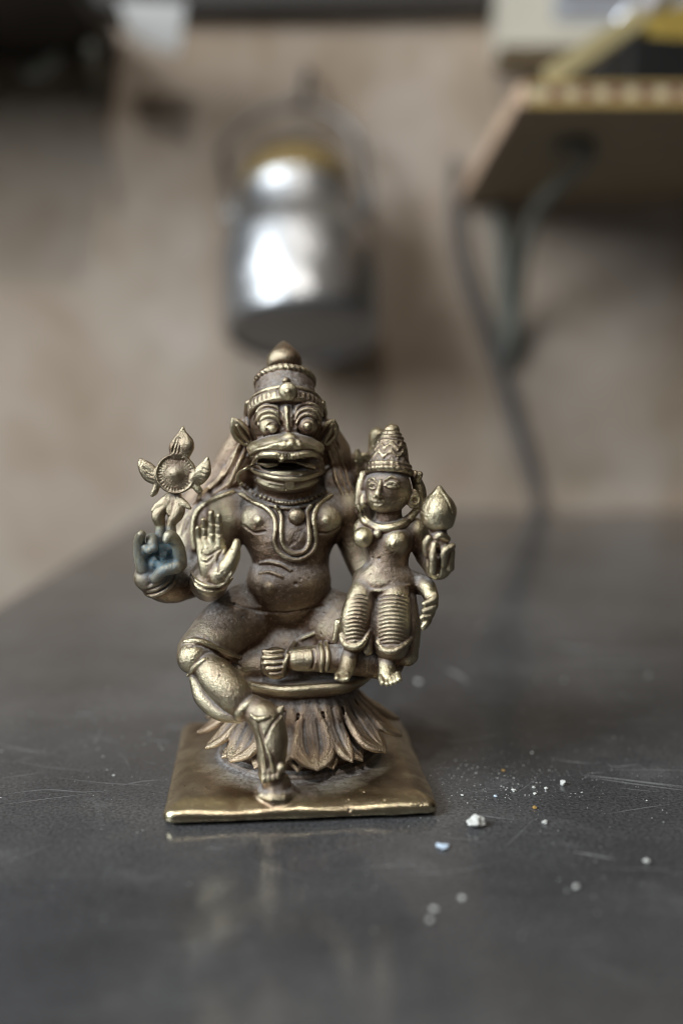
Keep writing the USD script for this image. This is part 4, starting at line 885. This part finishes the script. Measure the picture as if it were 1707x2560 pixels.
# earrings, collar, pendant
e1_ = W(1036, 1251, cy - 0.6); leaf(W(1036, 1268, cy - .2), W(1030, 1228, cy + .2), 1.5, 0.6, (1, 0.3, 0), 0.2, CONS + '/earring', (0.7, 1, 1, 0.8, 0.5)); tor(S(1037, 1252, 0.1)[0], (0.25, -1, 0.1), 0.85, 0.3, 0.08, CONS + '/earring')
knob(1037, 1252, 0.5, 0.2, 0.1, None, True)
chain([W(911, 1240, cy), W(909, 1258, cy - .3)], [0.8, 1.0], 0.2, CONS + '/earring_001')
line([(899, 1268), (908, 1298), (936, 1318), (968, 1322), (1008, 1310), (1042, 1276)], [0.7, 0.9, 0.95, 0.95, 0.95, 0.75], 0.2, 0.2, CONS + '/collar')
line([(904, 1276), (914, 1298), (940, 1315), (972, 1318), (1008, 1304), (1036, 1276)], 0.2, 0.1, 0.1, None, True)
knob(944, 1336, 0.95, 0.2, 0.15, CONS + '/pendant')
line([(896, 1466), (930, 1478), (975, 1476), (1022, 1464)], [0.25, 0.4, 0.4, 0.25], 0.05, 0.25, CONS + '/belt')
knob(946, 1398, 0.4, 0.2, 0.2, None, True)
# legs under ribbed cloth
lg = new(CONS + '/skirt'); rg = new(CONS + '/skirt')
chain([W(915, 1462, cy + 0.6), W(903, 1492, cy - 2.4), W(890, 1545, cy - 3.6), W(886, 1596, cy - 3.8)], [2.4, 2.7, 3.1, 2.9], 0.5, lg)
chain([W(982, 1462, cy + 0.6), W(984, 1494, cy - 2.4), W(980, 1555, cy - 3.6), W(978, 1612, cy - 3.8)], [2.7, 3.2, 3.65, 3.5], 0.5, rg)
chain([W(1010, 1500, cy), W(1018, 1570, cy - .6), W(1018, 1640, cy - 1.2)], [2.4, 2.7, 2.2], 0.6, rg)
for y in range(1490, 1604, 10): line([(866 + max(0, 1540 - y) * .28, y + 4), (884 + max(0, 1540 - y) * .2, y), (902 + max(0, 1540 - y) * .16, y + 2), (913 + max(0, 1540 - y) * .1, y + 6)], [0.16, 0.24, 0.24, 0.16], 0.03, 0.08, None, True, dense=4)
for y in range(1492, 1616, 10): line([(947, y + 6), (962, y + 1), (984, y), (1004, y + 3), (1016, y + 8)], [0.16, 0.24, 0.24, 0.24, 0.16], 0.03, 0.08, None, True, dense=4)
line([(852, 1590), (862, 1612), (886, 1620), (908, 1608), (922, 1580)], [0.5, 0.65, 0.7, 0.6, 0.4], 0.1, 0.2, new(CONS + '/hem'))
line([(944, 1606), (958, 1626), (984, 1630), (1010, 1616), (1026, 1600)], [0.5, 0.65, 0.7, 0.65, 0.5], 0.1, 0.2, new(CONS + '/hem'))
chain([W(934, 1492, cy - 2.6), W(930, 1550, cy - 4.2), W(924, 1606, cy - 4.6), W(920, 1628, cy - 4.6)], [0.6, 0.7, 0.8, 1.0], 0.25, CONS + '/sash')
chain([W(1030, 1500, cy - 1), W(1030, 1560, cy - 1.8), W(1026, 1626, cy - 2)], [0.6, 0.75, 0.8], 0.25, CONS + '/sash_001')
chain([W(846, 1560, cy - .6), W(838, 1602, cy - .8)], [0.9, 0.7], 0.3, lg)
chain([W(884, 1610, cy - 2.8), W(872, 1650, cy - 4.2)], [1.7, 1.55], 0.4, CONS)
chain([W(872, 1650, cy - 4.2), W(864, 1680, cy - 6.0), W(853, 1692, cy - 7.4)], [1.6, 1.6, 1.2], 0.5, CONS + '/foot')
chain([W(972, 1622, cy - 2.8), W(966, 1658, cy - 4.6)], [1.9, 1.6], 0.4, CONS)
ell(W(1000, 1640, cy - 1.6), (3.0, 2.2, 1.8), 0.5, CONS)
chain([W(966, 1658, cy - 4.6), W(966, 1690, cy - 6.4), W(970, 1700, cy - 7.6)], [1.6, 1.8, 1.35], 0.5, CONS + '/foot_001')
for i, (x, y) in enumerate(((956, 1712), (968, 1714), (979, 1712), (989, 1708), (998, 1703))): chain([W(x - 4, y - 14, cy - 8.0), W(x, y - 2, cy - 9.3)], [0.66, 0.55], 0.1, new(CONS + '/toe'))
for i, (x, y) in enumerate(((842, 1700), (850, 1703), (859, 1704), (868, 1702))): chain([W(x + 2, y - 12, cy - 7.8), W(x, y - 2, cy - 9.0)], [0.6, 0.5], 0.12, new(CONS + '/toe'))
# her outer arm, hand and lotus bud
chain([W(1040, 1330, cy + 2.2), W(1062, 1385, cy + 2.2), W(1088, 1418, cy - 1)], [2.4, 2.2, 2.2], 0.6, CONS)
chain([W(1088, 1418, cy - 1), W(1096, 1420, cy - 4)], [2.3, 2.5], 0.5, CONS)
ell(W(1096, 1408, cy - 4.6), (2.7, 1.9, 3.0), 0.5, CONS)
chain([W(1068, 1384, cy - 5), W(1066, 1362, cy - 5.6), W(1072, 1348, cy - 6)], [1.1, 1.0, 0.85], 0.2, new(CONS + '/finger'))
chain([W(1082, 1430, cy - 6.4), W(1082, 1392, cy - 6.8), W(1086, 1364, cy - 6.4)], [0.9, 0.95, 0.75], 0.15, new(CONS + '/finger'))
chain([W(1106, 1408, cy - 6.2), W(1112, 1380, cy - 6.8), W(1130, 1368, cy - 6.6)], [1.0, 0.95, 0.7], 0.2, new(CONS + '/finger'))
chain([W(1122, 1420, cy - 5.4), W(1126, 1392, cy - 5.6), W(1128, 1376, cy - 5.8)], [1.0, 0.9, 0.7], 0.2, new(CONS + '/finger'))
line([(1094, 1376), (1096, 1404), (1094, 1436)], 0.5, 0.0, 0.2, None, True)
chain([W(1086, 1352, cy - 5.6), W(1100, 1340, cy - 6.2), W(1116, 1350, cy - 5.6)], [0.8, 0.8, 0.8], 0.2, new(CONS + '/finger'))
chain([W(1096, 1360, cy - 4.6), W(1095, 1318, cy - 4.6)], [2.0, 1.5], 0.3, CONS + '/bud_stem')
bc = W(1095, 1282, cy - 4.6)
rev([(1.5, -3.6), (2.9, -2.6), (3.45, -0.8), (3.4, 0.8), (2.7, 2.4), (1.5, 3.7), (0.8, 4.5), (0.25, 5.1)], bc, (0.04, 0.02, 1), 0.15, CONS + '/lotus_bud', sm=5)
for a in range(4): line([(1090 - 4 * a, 1232 + 3 * a), (1078 - 3 * a, 1250 + 5 * a), (1066 - a, 1282 + 4 * a)][:3] if a < 2 else [(1100 + 4 * (a - 2), 1230 + 4 * (a - 2)), (1116, 1252), (1128 + (a - 2) * 3, 1284)], 0.14, 0.0, 0.06, None, True, dense=6)

# pits and nicks of the casting, short tool marks
prg = np.random.default_rng(21); n_ = 0
for _ in range(900):
    px, py = prg.uniform(420, 1110), prg.uniform(900, 2040)
    try: q = S(px, py, 0.0, 13)[0]
    except ValueError: continue
    if q[1] > 204 or q[2] < 0.3: continue
    n_ += 1
    if n_ % 3: ball(q + [0, -0.05, 0], prg.uniform(0.1, 0.26), 0.12, None, True)
    else:
        d_ = prg.normal(0, 5, 2); 
        try: chain(S([px, px + d_[0]], [py, py + d_[1]], 0.05, 13), 0.13, 0.08, None, True)
        except ValueError: pass
    if n_ > 260: break
# ---- surface nets
def surface_nets():
    n0, n1, n2 = NG
    ins = F < 0
    c = np.zeros((n0 - 1, n1 - 1, n2 - 1), np.uint8)
    for i, j, k in np.ndindex(2, 2, 2): c += ins[i:n0 - 1 + i, j:n1 - 1 + j, k:n2 - 1 + k]
    ci = np.argwhere((c > 0) & (c < 8)); del c
    cor = np.array(list(np.ndindex(2, 2, 2)))
    V = np.stack([F[ci[:, 0] + i, ci[:, 1] + j, ci[:, 2] + k] for i, j, k in cor], 1)
    acc = np.zeros((len(ci), 3)); cnt = np.zeros(len(ci))
    for a in range(8):
        for b in range(a + 1, 8):
            if np.abs(cor[a] - cor[b]).sum() != 1: continue
            m = (V[:, a] < 0) != (V[:, b] < 0); t = V[:, a] / (V[:, a] - V[:, b] + 1e-12)
            p = cor[a] + (cor[b] - cor[a]) * t[:, None]; acc[m] += p[m]; cnt[m] += 1
    P = ci + acc / cnt[:, None]
    idx = np.full((n0 - 1, n1 - 1, n2 - 1), -1, np.int32); idx[ci[:, 0], ci[:, 1], ci[:, 2]] = np.arange(len(ci))
    Q = []
    for ax in range(3):
        a0 = [slice(None)] * 3; a1 = [slice(None)] * 3; a0[ax] = slice(0, -1); a1[ax] = slice(1, None)
        e = np.argwhere(ins[tuple(a0)] != ins[tuple(a1)])
        u, v = [(1, 2), (2, 0), (0, 1)][ax]
        e = e[(e[:, u] > 0) & (e[:, v] > 0) & (e[:, u] < NG[u] - 1) & (e[:, v] < NG[v] - 1)]
        g = []
        for du, dv in ((-1, -1), (0, -1), (0, 0), (-1, 0)):
            q = e.copy(); q[:, u] += du; q[:, v] += dv; g.append(idx[q[:, 0], q[:, 1], q[:, 2]])
        g = np.stack(g, 1); flip = ~ins[e[:, 0], e[:, 1], e[:, 2]]
        g[flip] = g[flip][:, ::-1]; Q.append(g)
    return P, np.vstack(Q)
P, Q = surface_nets()
PW = LO + P * H
from scipy import sparse
ed = np.vstack([Q[:, [0, 1]], Q[:, [1, 2]], Q[:, [2, 3]], Q[:, [3, 0]]])
A = sparse.coo_matrix((np.ones(2 * len(ed), np.float32), (np.r_[ed[:, 0], ed[:, 1]], np.r_[ed[:, 1], ed[:, 0]])), (len(PW), len(PW))).tocsr(); A.data[:] = 1
deg = np.asarray(A.sum(1)).ravel()[:, None] + 1e-9
for lam in (0.5, -0.52) * 3: PW = PW + lam * (A @ PW / deg - PW)
# casting irregularity: a soft unevenness of a few hundredths of a millimetre
cast = 0.30 * (meshkit.fbm(PW / 2.4, 3, 11) - 0.5) + 0.06 * (meshkit.fbm(PW / 0.8, 2, 4) - 0.5)
# recess: how far a spot lies in a hollow of the casting, where the polish never reached
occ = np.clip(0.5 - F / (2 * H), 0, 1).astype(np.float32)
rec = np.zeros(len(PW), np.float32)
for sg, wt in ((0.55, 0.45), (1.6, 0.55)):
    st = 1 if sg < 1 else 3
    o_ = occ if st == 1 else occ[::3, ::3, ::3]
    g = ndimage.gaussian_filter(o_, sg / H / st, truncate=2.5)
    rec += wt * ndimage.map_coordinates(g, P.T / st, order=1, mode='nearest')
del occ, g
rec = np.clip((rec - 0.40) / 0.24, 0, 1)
FT = np.vstack([Q[:, [0, 1, 2]], Q[:, [0, 2, 3]]])
fn = np.cross(PW[FT[:, 1]] - PW[FT[:, 0]], PW[FT[:, 2]] - PW[FT[:, 0]])
VN = np.zeros_like(PW)
for k in range(3): np.add.at(VN, FT[:, k], fn)
VN /= np.linalg.norm(VN, axis=1, keepdims=True) + 1e-12
if (VN[:, 2] * (PW[:, 2] - 45)).mean() < 0: FT = FT[:, ::-1]; VN = -VN
film = np.clip((20.5 + 5 * (meshkit.fbm(PW / 7.0, 3, 2) - 0.5) - np.hypot(PW[:, 0] + 9.5, PW[:, 1] - 193.0)) / 6.0, 0, 1) * (PW[:, 2] < 5.0)
PW = PW + VN * cast[:, None]
def near(px, py, y, rx, rz): 
    c = W(px, py, y); return np.exp(-(((PW[:, 0] - c[0]) / rx) ** 2 + ((PW[:, 1] - c[1]) / 9.0) ** 2 + ((PW[:, 2] - c[2]) / rz) ** 2))
# handled parts are rubbed bright, the trunk, crown and wheel keep their brown skin
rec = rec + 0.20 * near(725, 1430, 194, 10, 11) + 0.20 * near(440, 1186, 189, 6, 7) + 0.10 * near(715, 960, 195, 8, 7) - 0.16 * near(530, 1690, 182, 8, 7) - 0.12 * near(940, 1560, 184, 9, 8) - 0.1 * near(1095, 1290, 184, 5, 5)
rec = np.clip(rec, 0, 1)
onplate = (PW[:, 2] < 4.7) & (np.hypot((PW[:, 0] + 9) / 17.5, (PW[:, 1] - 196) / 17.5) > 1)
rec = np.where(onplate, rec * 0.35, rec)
dust = np.clip(VN[:, 2] * 1.3 + 0.12, 0, 1) * np.clip(np.where(onplate, film, rec * 1.7 + 0.05), 0, 1)
hc = W(402, 1388, 188.0)
ver = np.clip(1.25 - np.linalg.norm((PW - hc) / [6.2, 7.0, 6.2], axis=1) * 0.95, 0, 1) * (PW[:, 2] < W(400, 1318, 188)[2])
# parts
lv = LAB[tuple(np.minimum(np.round(P).astype(int), np.array(NG) - 1).T)]
fl = lv[FT[:, 0]]; same = (lv[FT[:, 1]] == lv[FT[:, 2]]); fl = np.where(same, lv[FT[:, 1]], fl)
BASE = np.array([-7.3, 195.5, 0.0])
ST, _ = thing('brass_statue', BASE, 'cast brass statue of a seated lion-headed figure with a small figure on its knee', 'statue')
SHIFT = np.array([0, 0, -PW[:, 2].min()])
order = sorted(range(len(PARTS)), key=lambda i: (PARTS[i].count('/'), PARTS[i]))
NAMES = {'lion_figure': 'the large seated figure with bulging eyes, open mouth and tall crown', 'small_figure': "smaller crowned figure seated on the large figure's knee", 'wheel': 'upright spoked disc with flames, carried on the raised stained hand'}
paths = set()
for i in order:
    f = FT[fl == i]
    if not len(f): continue
    name = PARTS[i]; top = name.split('/')[0]
    u, inv = np.unique(f, return_inverse=True)
    path = ST + '/' + name
    m = UsdGeom.Mesh.Define(stage, path)
    m.CreatePointsAttr(Vt.Vec3fArray.FromNumpy(((PW[u] + SHIFT - BASE) / 1000.0).astype(np.float32)))
    m.CreateFaceVertexCountsAttr(Vt.IntArray.FromNumpy(np.full(len(f), 3, np.int32)))
    m.CreateFaceVertexIndicesAttr(Vt.IntArray.FromNumpy(inv.astype(np.int32).ravel()))
    m.CreateSubdivisionSchemeAttr('none')
    m.CreateNormalsAttr(Vt.Vec3fArray.FromNumpy(VN[u].astype(np.float32))); m.SetNormalsInterpolation('vertex')
    pv = UsdGeom.PrimvarsAPI(m)
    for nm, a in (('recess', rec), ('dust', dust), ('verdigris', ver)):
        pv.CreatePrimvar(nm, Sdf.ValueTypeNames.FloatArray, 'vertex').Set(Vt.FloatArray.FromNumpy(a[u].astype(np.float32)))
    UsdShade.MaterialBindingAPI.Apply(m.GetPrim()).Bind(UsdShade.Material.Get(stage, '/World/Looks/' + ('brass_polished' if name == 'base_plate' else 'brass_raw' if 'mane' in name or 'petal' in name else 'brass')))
    if name in NAMES: tag(m.GetPrim(), NAMES[name])
print('statue', len(PW), 'vertices', len(FT), 'triangles', len(PARTS), 'parts')
